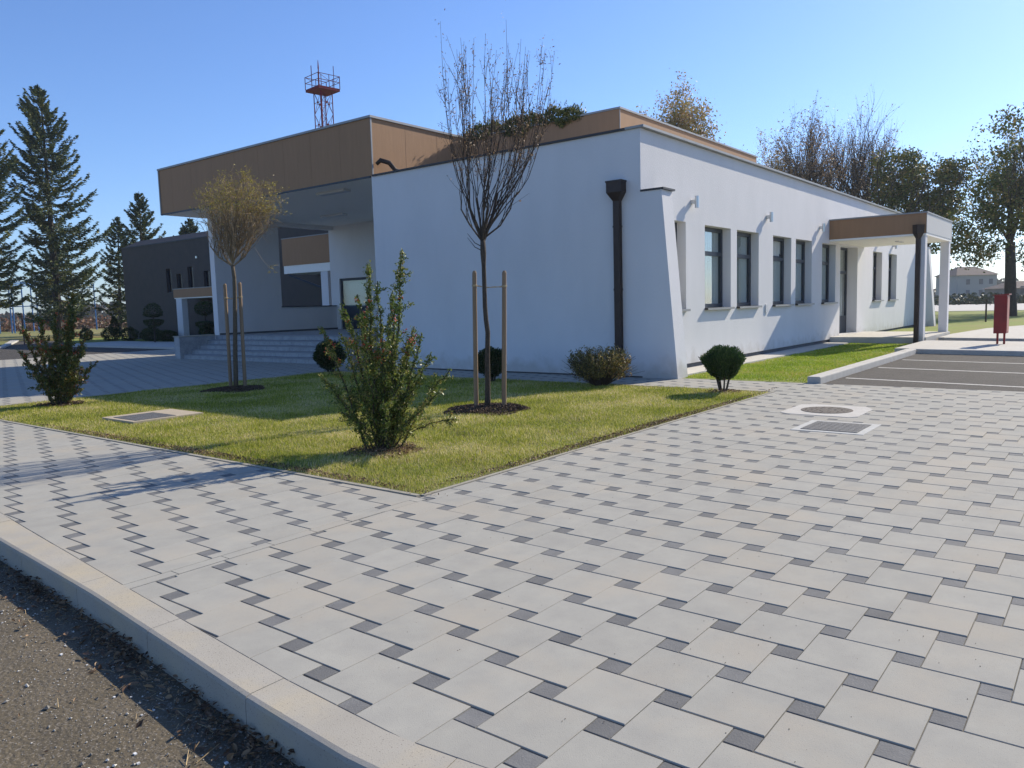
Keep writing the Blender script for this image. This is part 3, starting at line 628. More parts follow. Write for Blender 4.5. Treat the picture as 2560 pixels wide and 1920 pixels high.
# rooftop shrubs (grown behind the parapet of the upper block)
rs = np.random.default_rng(11)
for i, (x, y, rx, h, lb) in enumerate(((18.1, 15.0, 0.75, 0.36, 'leftmost low evergreen plant trailing over the upper roof edge'), (18.1, 13.6, 0.62, 0.5, 'middle dark evergreen plant hanging over the upper roof edge'), (18.1, 12.25, 0.72, 0.42, 'yellowish evergreen plant on the upper roof edge nearest its corner'))):
    mb = MB(); t = thing('roof_shrub', lb, 'shrub', (x, y, 6.45), 'plants along the upper roof edge')
    n = 2600; P = rs.normal(size=(n, 3)); P /= np.linalg.norm(P, axis=1)[:, None]; P *= rs.uniform(0.4, 1.0, (n, 1))**0.5
    P = P*np.array([0.28, rx*1.15, h*0.55])+np.array([x-0.05, y, 6.58]); P[:, 2] += 0.10*np.sin(P[:, 1]*7+i)*np.sin(P[:, 1]*3.1+1)+rs.exponential(0.05, n)*(P[:, 2] > 6.6)
    leaves(mb, P, 0.12, rs, 0.28, D=np.array([0, 0, 1.1])); mb.build('foliage', L_ROOF, t)
    mb = MB(); 
    for k in range(9):
        pts, _ = wiggle((x+0.06, y+rs.uniform(-0.4, 0.4)*rx, 6.56), (rs.normal()*0.4-0.1, rs.normal(), 1), h*0.8, 4, rs, 0.2); mb.tube(pts, np.linspace(0.012, 0.004, 5), 4)
    mb.build('stem', BARK, t)

# ------------------------------------------------------------------ dark building
DB = thing('dark_building', 'dark brown clad building with narrow slot windows behind the porch', 'building', (25, 40, 0))
m = MB(); slots = [(45.95, 46.55, 2.92, 4.38), (44.75, 45.35, 3.08, 4.02), (43.45, 44.05, 3.08, 4.38), (41.7, 42.3, 3.08, 4.05), (36.5, 37.1, 3.0, 4.3), (51.35, 51.6, 1.2, 1.35)]
slots = slots[:5]
wallgrid(m, lambda u, d, z: (25+d, u, z), 27.5, 52.0, 0, 6.0, slots, 0.18)
m.quad((25, 52, 0), (25, 52, 6.0), (40, 52, 6.0), (40, 52, 0)); m.quad((25, 27.5, 0), (40, 27.5, 0), (40, 27.5, 6.0), (25, 27.5, 6.0))
m.quad((25, 27.5, 6.0), (25.8, 27.5, 6.45), (25.8, 51.2, 6.45), (25, 52, 6.0)); m.quad((25.8, 27.5, 6.45), (40, 27.5, 6.45), (40, 51.2, 6.45), (25.8, 51.2, 6.45))
m.quad((25, 52, 6.0), (25.8, 51.2, 6.45), (40, 51.2, 6.45), (40, 52, 6.0))
m.build('wall', DBLD, DB)
for a, b, c_, d_ in slots:
    wn = bx(25.15, 25.18, a, b, c_, d_).build('window', DWIN, DB)
    f = MB(); f.box(25.10, 25.149, a, a+0.05, c_, d_); f.box(25.10, 25.149, b-0.05, b, c_, d_); f.box(25.10, 25.149, a+0.04, b-0.04, c_, c_+0.05); f.build('frame', FRAME, wn)
c = MB(); c.box(24.96, 25.02, 27.5, 52.02, 5.96, 6.02); c.build('gutter', FRAME, DB)
m = MB(); m.box(25-0.06, 25-0.01, 42.85, 43.0, 4.82, 4.95); m.build('wall_lamp', LAMPM, DB)
def ccan(y0, y1, z0, z1, x, cols, lab, ub=0.06):
    o = bx(x, 24.995, y0, y1, z0, z1).build('canopy', FASC, DB); o['label'] = lab
    bx(x+0.03, 24.99, y0+0.03, y1-0.03, z0-ub, z0-0.003).build('soffit', SOFF, o)
    for c0, c1 in cols: bx(x+0.05, x+0.4, c0, c1, 0, z0-ub-0.003).build('pillar', STUCCO, o)
    bx(x-0.02, 24.995, y0-0.02, y1+0.02, z1+0.003, z1+0.04).build('coping', COPING, o)
ccan(38.2, 43.1, 2.52, 3.0, 23.5, [(42.35, 42.95), (38.4, 39.0)], 'small flat canopy with a narrow brown band')
ccan(27.6, 31.9, 3.74, 5.0, 23.0, [(28.64, 29.14)], 'deeper canopy seen through the porch opening', 0.38)
m = MB(); m.tube([(23.1, 31.6, 3.3), (23.1, 29.1, 2.6)], 0.05, 6); m.build('shadow_gap_bar', FRAME, DB)  # added bar, drawn dark in place of a sloping shadow gap

# ------------------------------------------------------------------ clipped bushes
def bush(name, label, cat, c, rx, rz, zc, m, seed, n=5000, ls=0.035, up=0.6, group=None, stems=5, flat=0.75, cone=0.0, asp=0.45, hollow=0.75):
    rg = np.random.default_rng(seed); t = thing(name, label, cat, (c[0], c[1], 0), group)
    P = rg.normal(size=(n, 3)); P /= np.linalg.norm(P, axis=1)[:, None]
    lump = 1+0.07*np.sin(P[:, 0]*5+seed)*np.sin(P[:, 1]*6+1)+0.06*np.sin(P[:, 2]*7+seed*2)+0.03*rg.normal(size=n)
    D = P.copy(); D[:, 2] += up
    rad = hollow+(1-hollow)*rg.uniform(0, 1, n); P = P*(lump*rad)[:, None]
    w_ = 1.0+cone*P[:, 2]
    Q = np.stack([c[0]+P[:, 0]*rx*w_, c[1]+P[:, 1]*rx*w_, zc+P[:, 2]*rz], 1); Q[:, 2] = np.maximum(Q[:, 2], 0.03)
    mb = MB(); leaves(mb, Q, ls, rg, asp, D=D*1.2, jitter=0.7); mb.build('foliage', m, t)
    mb = MB()
    for k in range(stems):
        a = k*2*math.pi/stems+rg.uniform(0, 1); tip = np.array([c[0]+math.cos(a)*rx*0.6, c[1]+math.sin(a)*rx*0.6, zc+rz*0.2])
        s0 = np.array([c[0]+math.cos(a)*0.05, c[1]+math.sin(a)*0.05, -0.02]); mm = (s0+tip)/2+np.array([math.cos(a+1)*0.03, 0, 0.03])
        mb.tube([s0, mm, tip], [0.018, 0.012, 0.006], 5)
    mb.build('stem', BARK, t); return t
bush('clipped_bush', 'dark clipped ball bush on the lawn nearest the porch steps', 'bush', (12.45, 15.55), 0.39, 0.36, 0.44, L_BOX, 1, 15000, 0.045, group='clipped ball bushes on the lawn', hollow=0.55)
bush('clipped_bush', 'dark ball bush behind the staked bare tree, between its two stakes', 'bush', (12.3, 10.2), 0.30, 0.33, 0.40, L_BOX, 2, 13000, 0.042, group='clipped ball bushes on the lawn', hollow=0.55)
# thuja: goblet shaped, several stems
bush('thuja_bush', 'bright green top shaped thuja bush at the right corner of the lawn', 'bush', (12.42, 5.24), 0.34, 0.29, 0.49, L_THUJA, 3, 15000, 0.05, up=1.4, stems=6, cone=0.32, asp=0.3, hollow=0.6)
# spirea: thin stems and autumn leaves
def spirea():
    rg = np.random.default_rng(8); c = np.array([12.52, 7.72, 0]); t = thing('spirea_bush', 'twiggy bush with yellowish autumn leaves below the downpipe', 'bush', tuple(c))
    mb = MB(); P = []; D = []
    for k in range(260):
        a = rg.uniform(0, 2*math.pi); el = math.asin(rg.uniform(0.22, 1.0))
        d = np.array([math.cos(a)*math.cos(el), math.sin(a)*math.cos(el), math.sin(el)])
        L = 0.78*rg.uniform(0.8, 1.05)*(0.93+0.07*math.cos(el)); pts, dd = wiggle(c+np.array([math.cos(a), math.sin(a), 0])*0.12, d*np.array([0.72, 0.72, 0.9])+np.array([0, 0, 0.3]), L, 5, rg, 0.10, 0.02)
        mb.tube(pts, np.linspace(0.006, 0.0025, 6), 3, cap=False)
        for t_ in rg.uniform(0.42, 1.0, 46):
            i = min(4, int(t_*5)); P.append(pts[i]+(pts[i+1]-pts[i])*(t_*5-i)+rg.normal(size=3)*0.022)
    mb.build('stem', BARK, t)
    mb = MB(); P = np.array(P); P = P[np.hypot(P[:, 0]-c[0], P[:, 1]-c[1]) < 0.60]; leaves(mb, P, 0.04, rg, 0.5); mb.build('foliage', L_SPIREA, t)
spirea()

# ------------------------------------------------------------------ berry shrubs
LEAN = 0.0276
def berry_shrub(name, label, c, stems, seed, m, nleaf=56, ls=0.035, berries=True, zb=(0.5, 0.9)):
    rg = np.random.default_rng(seed); c = np.array(c, float); t = thing(name, label, 'shrub', tuple(c), 'tall thorny berry shrubs on the lawn')
    mb = MB(); P = []; Dv = []; BP = []
    for (lat, dep, z, r0) in stems:
        tip = c+RT*lat+FH*dep+np.array([0, 0, z]); b0 = c+RT*lat*0.12+FH*dep*0.12+rg.normal(size=3)*[0.05, 0.05, 0]; b0[2] = 0
        n = 11; s = np.linspace(0, 1, n)[:, None]
        pts = b0+(tip-b0)*s*np.array([1, 1, 1.0]); sag = (s*(1-s))*np.array([0, 0, 0.5])*np.linalg.norm((tip-b0)[:2])
        pts = pts+sag*0.9; pts[1:-1] += rg.normal(size=(n-2, 3))*0.014
        mb.tube(pts, np.linspace(r0*1.25, 0.005, n), 5, cap=False)
        L = np.linalg.norm(tip-b0)
        seg = [(pts, L)]
        for k in range(int(L*17)):
            u = rg.uniform(0.16, 0.96); i = int(u*(n-1)); p = pts[i]+(pts[i+1]-pts[i])*(u*(n-1)-i)
            tdir = pts[i+1]-pts[i]; tdir /= np.linalg.norm(tdir)
            l2 = rg.uniform(0.07, 0.28)*(1.15-u*0.85)*(1.2 if L > 1 else 0.9)
            q, _ = wiggle(p, rotdir(tdir, rg.uniform(0.6, 1.2), rg), l2, 4, rg, 0.15, 0.06); mb.tube(q, np.linspace(0.004, 0.0018, 5), 3, cap=False); seg.append((q, l2))
        for q, l2 in seg:
            k = max(3, int(l2*nleaf*4.2*(0.8+0.35*q[-1][2]))); u = rg.uniform(0.05, 1, k)*(len(q)-1.001); i = u.astype(int)
            pp = q[i]+(q[i+1]-q[i])*(u-i)[:, None]; dd = q[i+1]-q[i]; dd /= np.linalg.norm(dd, axis=1)[:, None]+1e-9
            P.append(pp+rg.normal(size=(k, 3))*0.016); Dv.append(dd)
            if berries and rg.uniform() < 0.28:
                p = q[-1] if l2 < 0.5 else q[rg.integers(4, len(q)-1)]
                if zb[0]*2 < p[2] < zb[1]*2:
                    for _ in range(rg.integers(4, 10)): BP.append(p+rg.normal(size=3)*0.014)
    mb.build('stem', BARK, t)
    mb = MB(); leaves(mb, np.concatenate(P), ls, rg, 0.42, D=np.concatenate(Dv)*0.8); mb.build('foliage', m, t)
    if BP:
        mb = MB()
        for p in BP:
            r = rg.uniform(0.0055, 0.0085); mb.lathe((p[0], p[1], p[2]-r), [(r*0.3, 0), (r*0.86, r*0.5), (r, r), (r*0.86, r*1.5), (r*0.3, r*2)], 6)
        tag(mb.build('berries', BERRY, t, smooth=True), kind='stuff')
S1 = [(-0.15, 0.0, 2.05, .012), (-0.28, 0.1, 1.72, .011), (-0.02, -0.1, 1.85, .012), (0.1, 0.15, 1.75, .010), (0.24, 0.0, 2.17, .013), (0.2, -0.2, 1.6, .010), (-0.45, 0.1, 1.62, .010), (-0.64, -0.1, 1.38, .009), (-0.38, -0.3, 1.3, .009),
      (0.33, 0.2, 1.35, .010), (0.45, -0.15, 1.28, .008), (0.52, 0.1, 1.05, .008), (0.73, 0.1, 0.86, .008), (0.68, -0.2, 0.66, .007), (-0.68, 0.15, 0.80, .007), (-0.5, -0.35, 0.75, .007), (0.3, -0.4, 0.9, .008), (-0.1, -0.45, 1.05, .008),
      (0.05, 0.4, 1.3, .009), (-0.3, 0.45, 1.1, .008), (0.2, 0.3, 1.0, .008), (-0.2, -0.25, 1.5, .010), (0.12, -0.3, 1.25, .009), (0.78, 0.3, 0.28, .006), (0.5, -0.45, 0.5, .006), (-0.35, -0.5, 0.5, .006), (-0.48, 0.3, 0.6, .006), (0.0, 0.0, 1.2, .009), (0.3, 0.0, 1.15, .008), (-0.15, 0.2, 0.9, .008), (0.1, -0.5, 0.6, .006)]
berry_shrub('berry_shrub', 'upright thorny shrub with orange red berries at the front corner of the lawn', (5.78, 6.37, 0), S1, 21, L_BERRY)
S2 = [(-0.6, 0.0, 1.42, .010), (-0.5, 0.2, 1.2, .009), (-0.55, -0.2, 1.0, .008), (-0.3, 0, 1.62, .010), (-0.15, 0.2, 1.5, .010), (0.0, 0, 1.66, .010), (0.2, 0.1, 1.55, .010), (0.33, 0, 1.72, .010), (0.45, 0.2, 1.3, .009), (0.55, -0.1, 1.05, .009), (0.42, -0.3, 0.85, .008), (0.6, 0.2, 0.75, .007), (-0.4, -0.2, 0.8, .007), (-0.25, -0.3, 0.6, .006), (0.2, -0.3, 0.9, .008), (0.0, 0.3, 1.1, .008), (-0.1, -0.2, 1.2, .008), (0.3, 0.3, 0.6, .006), (0.28, 0.1, 2.0, .008), (0.1, -0.1, 0.7, .006), (-0.2, 0.1, 0.9, .006), (0.4, 0, 0.5, .006), (0.3, 0.2, 1.0, .006), (-0.05, -0.3, 0.5, .006)]
berry_shrub('berry_shrub', 'shrub with reddish brown tips at the far left corner of the lawn', (5.88, 14.96, 0), S2, 22, L_RED, nleaf=52, ls=0.05, zb=(0.45, 0.9))

# ------------------------------------------------------------------ young staked trees
def trunk_pts(b, tip, n=12, amp=0.015, rg=None):
    s = np.linspace(0, 1, n)[:, None]; P = np.array(b)+(np.array(tip)-np.array(b))*s
    P[1:-1] += np.cumsum(rg.normal(size=(n-2, 3))*[amp, amp, 0], 0)*0.35; return P
def bare_tree():
    rg = np.random.default_rng(31); c = np.array([8.86, 7.44, 0.0]); t = thing('young_tree', 'tall staked young tree with a vase of nearly bare upright branches', 'tree', tuple(c), 'young staked trees on the lawn')
    fk = c+RT*-0.07+np.array([0, 0, 2.52])
    mb = MB(); n = 14; s = np.linspace(0, 1, n)[:, None]; P = c+(fk-c)*s; P[:, :2] += 0.012*np.stack([np.sin(s[:, 0]*9), np.cos(s[:, 0]*7)-1], 1)
    P += RT*(0.025*np.exp(-((s-0.45)/0.08)**2)); rad = np.interp(s[:, 0], [0, .1, .5, .86, .93, 1], [0.052, 0.042, 0.036, 0.032, 0.046, 0.038])
    mb.tube(P, rad, 10); mb.build('trunk', BARK, t, smooth=True)
    mb = MB(); LP = []
    limbs = []
    for (lt, dp, z, r) in ((-0.22, 0.05, 3.12, .022), (0.02, -0.12, 3.1, .020), (0.22, 0.1, 3.2, .028), (0.30, -0.15, 3.0, .018), (-0.1, 0.28, 3.15, .018), (-0.3, -0.2, 2.95, .014), (0.42, 0.1, 2.98, .014), (0.1, -0.35, 3.0, .015), (0.15, 0.4, 3.1, .015)):
        e = c+RT*(lt-0.07)+FH*dp+np.array([0, 0, z]); m1 = fk+(e-fk)*0.5+rg.normal(size=3)*0.02+(e-fk)*[0.08, 0.08, 0]
        mb.tube([fk-np.array([0, 0, rg.uniform(-0.02, 0.06)]), m1, e], [r, r*0.85, r*0.7], 6, cap=False); limbs.append((fk, m1, e, lt, dp, r))
    for (fk_, m1, e, lt, dp, r) in limbs:
        nw = 7 if r > 0.018 else 5
        for k in range(nw):
            u = rg.uniform(0.35, 1.0) if k else 1.0
            p0 = m1+(e-m1)*(u*2-1) if u > 0.5 else fk_+(m1-fk_)*u*2
            a = math.atan2(dp, lt)+rg.normal()*0.55; rr_ = rg.uniform(0.5, 1.0) if abs(lt)+abs(dp) > 0.2 else rg.uniform(0.1, 0.6)
            top = c+RT*(0.13+math.cos(a)*0.88*rr_)+FH*(math.sin(a)*0.8*rr_)
            zt_ = rg.uniform(4.5, 5.35)-0.45*(rr_ > 0.85)
            top = top+np.array([0, 0, zt_])
            mid_ = p0*0.55+top*0.45; mid_[2] = p0[2]+(zt_-p0[2])*0.40; mid_ += (top-p0)*[0.22, 0.22, 0]
            q = np.array([p0, p0*0.6+mid_*0.4, mid_, mid_*0.5+top*0.5+rg.normal(size=3)*0.025, top])
            q[1:4] += rg.normal(size=(3, 3))*0.022
            ss = np.linspace(0, 4, 13); qq = np.stack([np.interp(ss, range(5), q[:, j]) for j in range(3)], 1)
            qq[1:-1] = (qq[:-2]+qq[1:-1]*2+qq[2:])/4; qq[1:-1] += rg.normal(size=(11, 3))*0.006
            mb.tube(qq, np.linspace(0.0095 if r > .018 else 0.0075, 0.0022, 13), 4, cap=False)
            for _ in range(5):
                i = rg.integers(3, 11); td = qq[i+1]-qq[i]; td /= np.linalg.norm(td)
                b_, _d = wiggle(qq[i], rotdir(td, rg.uniform(0.25, 0.6), rg), rg.uniform(0.2, 0.6), 4, rg, 0.08, 0.12)
                mb.tube(b_, np.linspace(0.004, 0.0016, 5), 3, cap=False)
                for _2 in range(rg.integers(4, 14)):
                    j_ = rg.uniform(1, 3.99); ii = int(j_); LP.append(b_[ii]+(b_[ii+1]-b_[ii])*(j_-ii)+rg.normal(size=3)*0.014)
            for _2 in range(24):
                j_ = rg.uniform(6, 11.99); ii = int(j_); LP.append(qq[ii]+(qq[ii+1]-qq[ii])*(j_-ii)+rg.normal(size=3)*0.02)
    # two long leaders with hanging seed clusters at the top
    for lt, dp, z in ((-0.66, 0, 5.62), (0.28, 0.1, 5.65), (-0.3, 0.1, 5.3), (0.02, -0.1, 5.2), (0.8, 0, 5.3), (0.98, 0.1, 5.2), (0.55, 0.2, 5.1)):
        e = c+RT*lt+FH*dp+np.array([0, 0, z]); p0 = c+RT*lt*0.62+FH*dp*0.5+np.array([0, 0, 3.35]); b0 = fk+np.array([0, 0, 0.05])
        q = np.array([b0, b0*0.4+p0*0.6+rg.normal(size=3)*0.02, p0, p0*0.5+e*0.5+RT*(0.08*np.sign(lt)), e]); ss = np.linspace(0, 4, 13)
        qq = np.stack([np.interp(ss, range(5), q[:, j]) for j in range(3)], 1); qq[1:-1] = (qq[:-2]+qq[1:-1]*2+qq[2:])/4
        mb.tube(qq, np.linspace(0.012, 0.002, 13), 4, cap=False)
        for _ in range(7):
            i = rg.integers(7, 12); td = qq[i+1]-qq[i]; td /= np.linalg.norm(td); b_, _d = wiggle(qq[i], rotdir(td, rg.uniform(0.3, 0.8), rg), rg.uniform(0.12, 0.35), 4, rg, 0.1, 0.1); mb.tube(b_, np.linspace(0.0035, 0.0015, 5), 3, cap=False)
            for _2 in range(9): LP.append(b_[rg.integers(1, 5)]+rg.normal(size=3)*0.03)
        for _ in range(30): LP.append(qq[rg.integers(9, 13)]+rg.normal(size=3)*[0.05, 0.05, 0.10])
    for lt, z, l in ((-0.14, 2.42, -0.22), (-0.15, 2.36, -0.22)):
        p = c+RT*-0.07+np.array([0, 0, z]); mb.tube([p, p+RT*l*0.5+np.array([0, 0, 0.06]), p+RT*l+np.array([0, 0, 0.2])], [0.008, 0.006, 0.003], 4)
    mb.build('branch', BARK, t)
    mb = MB(); leaves(mb, np.array(LP), 0.034, rg, 0.4, D=np.array([0, 0, -0.5])); mb.build('foliage', L_DRY, t)
bare_tree()
def round_tree():
    rg = np.random.default_rng(33); c = np.array([8.87, 14.1, 0.0]); t = thing('young_tree', 'staked young tree with a round yellowish twiggy crown in front of the porch', 'tree', tuple(c), 'young staked trees on the lawn')
    fk = c+RT*0.02+np.array([0, 0, 2.5]); mb = MB(); mb.tube(trunk_pts(c, fk, 12, 0.012, rg), np.linspace(0.05, 0.036, 12), 9); mb.build('trunk', BARKL, t, smooth=True)
    mb = MB(); LP = []; DD = []
    for k in range(11):
        a = k*2.4+rg.uniform(0, .5); sp = rg.uniform(0.15, 0.45); st_ = fk+np.array([0, 0, rg.uniform(-0.08, 0.1)])
        e = st_+RT*math.cos(a)*sp+FH*math.sin(a)*sp+np.array([0, 0, rg.uniform(0.35, 0.75)])
        mm = (st_+e)/2+(e-st_)*[0.12, 0.12, -0.05]; mb.tube([st_, mm, e], [0.02, 0.016, 0.011], 5, cap=False)
        for j_ in range(20):
            u = rg.uniform(0.2, 1); p0 = mm+(e-mm)*(2*u-1) if u > .5 else st_+(mm-st_)*2*u
            an = a+rg.normal()*0.8; R_ = rg.uniform(0.22, 0.80); zz_ = 3.0+1.45*math.sqrt(max(0, 1-(R_/1.0)**2))*rg.uniform(0.25, 1.0)
            top = c+RT*(0.2+math.cos(an)*R_)+FH*math.sin(an)*R_+np.array([0, 0, zz_]); mid_ = (p0+top)/2+(top-p0)*[0.12, 0.12, 0.04]
            q = np.array([p0, mid_, top, top+(top-mid_)*[0.25, 0.25, -0.12]]); ss = np.linspace(0, 3, 9); qq = np.stack([np.interp(ss, range(4), q[:, i_]) for i_ in range(3)], 1)
            qq[1:-1] = (qq[:-2]+qq[1:-1]*2+qq[2:])/4; qq[1:] += rg.normal(size=(8, 3))*0.018
            mb.tube(qq, np.linspace(0.006, 0.0018, 9), 3, cap=False)
            for _ in range(6):
                i = rg.integers(2, 8); td = qq[i+1]-qq[i] if i < 8 else qq[8]-qq[7]; td = td/np.linalg.norm(td)
                b_, _d = wiggle(qq[i], rotdir(td, rg.uniform(0.3, 0.8), rg), rg.uniform(0.12, 0.4), 3, rg, 0.15, -0.03); mb.tube(b_, [0.0032, 0.0025, 0.002, 0.0015], 3, cap=False)
                n_ = rg.integers(3, 10) if b_[2][2] > 3.5 else rg.integers(0, 2)
                for _2 in range(n_): LP.append(b_[rg.integers(0, 4)]+rg.normal(size=3)*0.02); DD.append(_d)
    # one long loose twig hanging to the right
    a0 = fk+RT*0.45+np.array([0, 0, 0.35]); q = np.array([a0, a0+RT*0.15+[0, 0, -0.25], a0+RT*0.3+[0, 0, -0.42], a0+RT*0.42+[0, 0, -0.5]]); mb.tube(q, 0.003, 3)
    mb.build('branch', mat("tan_twig_bark", (0.24, 0.18, 0.11), 0.9), t)
    for _ in range(30): LP.append(a0+RT*rg.uniform(0.25, 0.45)+[0, 0, -rg.uniform(0.35, 0.52)]); DD.append(np.array([0, 0, -1.]))
    mb = MB(); leaves(mb, np.array(LP), 0.05, rg, 0.22, D=np.array(DD)*1.2); mb.build('foliage', L_YELLOW, t)
round_tree()
def stake(b, lean, h, lab, g_):
    mb = MB(); b = np.array(b, float); tp = b+RT*lean+np.array([0, 0, h]); s = np.linspace(0, 1, 6)[:, None]; P = b-[0, 0, 0.05]+(tp-b)*s
    P = np.concatenate([P, [tp+[0, 0, 0.0]], [tp+[0, 0, 0.03]]]); mb.tube(P[[0, 1, 2, 3, 4, 6, 7]], [0.036, 0.036, 0.035, 0.035, 0.034, 0.033, 0.018], 12)
    tag(mb.build('tree_stake', WOOD, None, tuple(b), smooth=False), lab, 'stake', g_)
c1 = np.array([8.86, 7.44, 0]); c2 = np.array([8.87, 14.1, 0])
SG = 'round wooden stakes holding the young trees'
stake(c1+RT*-0.175+FH*0.09, -0.02, 2.05, 'left wooden stake beside the tall bare young tree', SG); stake(c1+RT*0.245+FH*0.09, 0.005, 2.04, 'right wooden stake beside the tall bare young tree', SG)
stake(c2+RT*-0.13+FH*0.09, -0.05, 2.12, 'left wooden stake beside the round crowned young tree', SG); stake(c2+RT*0.16+FH*0.09, -0.04, 2.14, 'right wooden stake beside the round crowned young tree', SG)
def tie(a, b, lab):
    mb = MB(); a = np.array(a, float); b = np.array(b, float); n = 14; s = np.linspace(0, 1, n)[:, None]
    P = a+(b-a)*s; P[:, 2] -= 0.02*np.sin(s[:, 0]*math.pi); Q = P.copy(); Q += FH*0.012; Q[:, 2] += 0.008*np.sin(s[:, 0]*12)
    mb.tube(P, 0.007, 6); mb.tube(Q, 0.006, 6)
    for e_ in (a, b): mb.lathe((e_[0], e_[1], e_[2]-0.015), [(0.030, 0), (0.043, 0.004), (0.043, 0.026), (0.030, 0.03)], 10)
    tag(mb.build('tree_tie', ROPE, None, tuple((a+b)/2)), lab, 'rope', 'rope ties between stakes')
tie(c1+RT*-0.192+FH*0.09+[0, 0, 1.86], c1+RT*0.25+FH*0.09+[0, 0, 1.84], 'pale rope tied across the stakes of the tall bare tree')
tie(c2+RT*-0.172+FH*0.09+[0, 0, 1.86], c2+RT*0.125+FH*0.09+[0, 0, 1.87], 'pale rope tied across the stakes of the round crowned tree')

LEAN = 0.0
def chips(name, c, r, n, h, m, seed, size=0.035, ell=(1, 1)):
    rg = np.random.default_rng(seed); a = rg.uniform(0, 2*math.pi, n); q = rg.uniform(0, 1, n)**0.6*r*(1+0.12*np.sin(a*5)+0.1*np.sin(a*3+1))
    P = np.stack([c[0]+np.cos(a)*q*ell[0], c[1]+np.sin(a)*q*ell[1], h*(1-(q/r)**2).clip(0)+rg.uniform(0, 0.02, n)+0.005], 1)
    mb = MB(); leaves(mb, P, size, rg, 0.45, D=np.stack([np.cos(a)*1.5, np.sin(a)*1.5, a*0], 1)); return tag(mb.build(name, m), kind='stuff')
chips('bark_mulch', (8.86, 7.44), 0.62, 5200, 0.05, MULCH, 41, 0.04); chips('bark_mulch', (8.87, 14.1), 0.6, 3000, 0.05, MULCH, 42, 0.045)
chips('dry_leaf_litter', (5.72, 6.3), 0.42, 1500, 0.02, LITTER, 43, 0.03); chips('dry_leaf_litter', (5.88, 14.96), 0.4, 900, 0.02, LITTER, 44, 0.04)
chips('dry_leaf_litter', (12.42, 5.24), 0.3, 500, 0.02, LITTER, 45, 0.03)

# ------------------------------------------------------------------ lawn
def grass(name, boxes, m, dens, h0, seed, avoid=(), wid=0.005):
    rg = np.random.default_rng(seed); V = []
    for (x0, x1, y0, y1) in boxes:
        n = int((x1-x0)*(y1-y0)*dens); X = rg.uniform(x0, x1, n); Y = rg.uniform(y0, y1, n)
        dist = np.hypot(X, Y); keep = rg.uniform(0, 1, n) < np.clip((8.5/dist)**1.15, 0.25, 1)
        pat = np.sin(X*2.1+1.3*np.sin(Y*1.7))*np.sin(Y*2.6+np.sin(X*1.1)); keep &= rg.uniform(0, 1, n) < (0.80+0.25*pat)
        ed = np.minimum.reduce([X-x0, x1-X, Y-y0, y1-Y]); keep &= (ed > 0.02+0.03*np.abs(np.sin(X*9)+np.sin(Y*11))) | (rg.uniform(0, 1, n) < 0.25); keep &= rg.uniform(0, 1, n) < np.clip(0.45+ed*1.6, 0, 1)
        for (cx, cy, r) in avoid: keep &= np.hypot(X-cx, Y-cy) > r*rg.uniform(0.75, 1.05, n)
        for r_ in ((5.33, 6.46, 11.15, 12.17),): keep &= ~((X > r_[0]) & (X < r_[1]) & (Y > r_[2]) & (Y < r_[3]))
        X, Y, dist = X[keep], Y[keep], dist[keep]; k = len(X)
        a = rg.uniform(0, 2*math.pi, k); ln = np.abs(rg.normal(0, 0.8, k)); h = h0*rg.uniform(0.45, 1.25, k)*(1+0.3*np.sin(X*3.3)*np.sin(Y*2.9)); W = wid*(dist/7)**0.8*rg.uniform(0.7, 1.4, k)
        wa = a+math.pi/2+rg.normal(0, .4, k); z = np.zeros(k)
        b0 = np.stack([X-np.cos(wa)*W/2, Y-np.sin(wa)*W/2, z-0.006], 1); b1 = np.stack([X+np.cos(wa)*W/2, Y+np.sin(wa)*W/2, z-0.006], 1)
        tp = np.stack([X+np.cos(a)*h*ln, Y+np.sin(a)*h*ln, h/np.sqrt(1+ln*ln*0.6)], 1); V.append(np.stack([b0, b1, tp], 1).reshape(-1, 3))
    mb = MB(); mb.addarr(np.concatenate(V), 3); return tag(mb.build(name, m), kind='stuff')
grass('grass', [(4.495, 12.80, 4.53, 15.92)], GRASS, 7000, 0.034, 51, avoid=((8.86, 7.44, 0.5), (8.87, 14.1, 0.5), (5.75, 6.35, 0.22), (5.88, 14.96, 0.2)))
grass('grass', [(14.4, 22.9, 4.46, 7.04), (22.9, 27.1, 4.85, 7.04)], GRASS2, 5200, 0.035, 52, wid=0.007)
chips('dry_leaf_litter', (8.6, 4.62), 4.0, 4200, 0.0, LITTER, 46, 0.022, ell=(1, 0.02)); chips('dry_leaf_litter', (4.60, 8.5), 4.0, 3600, 0.0, LITTER, 47, 0.022, ell=(0.02, 1))

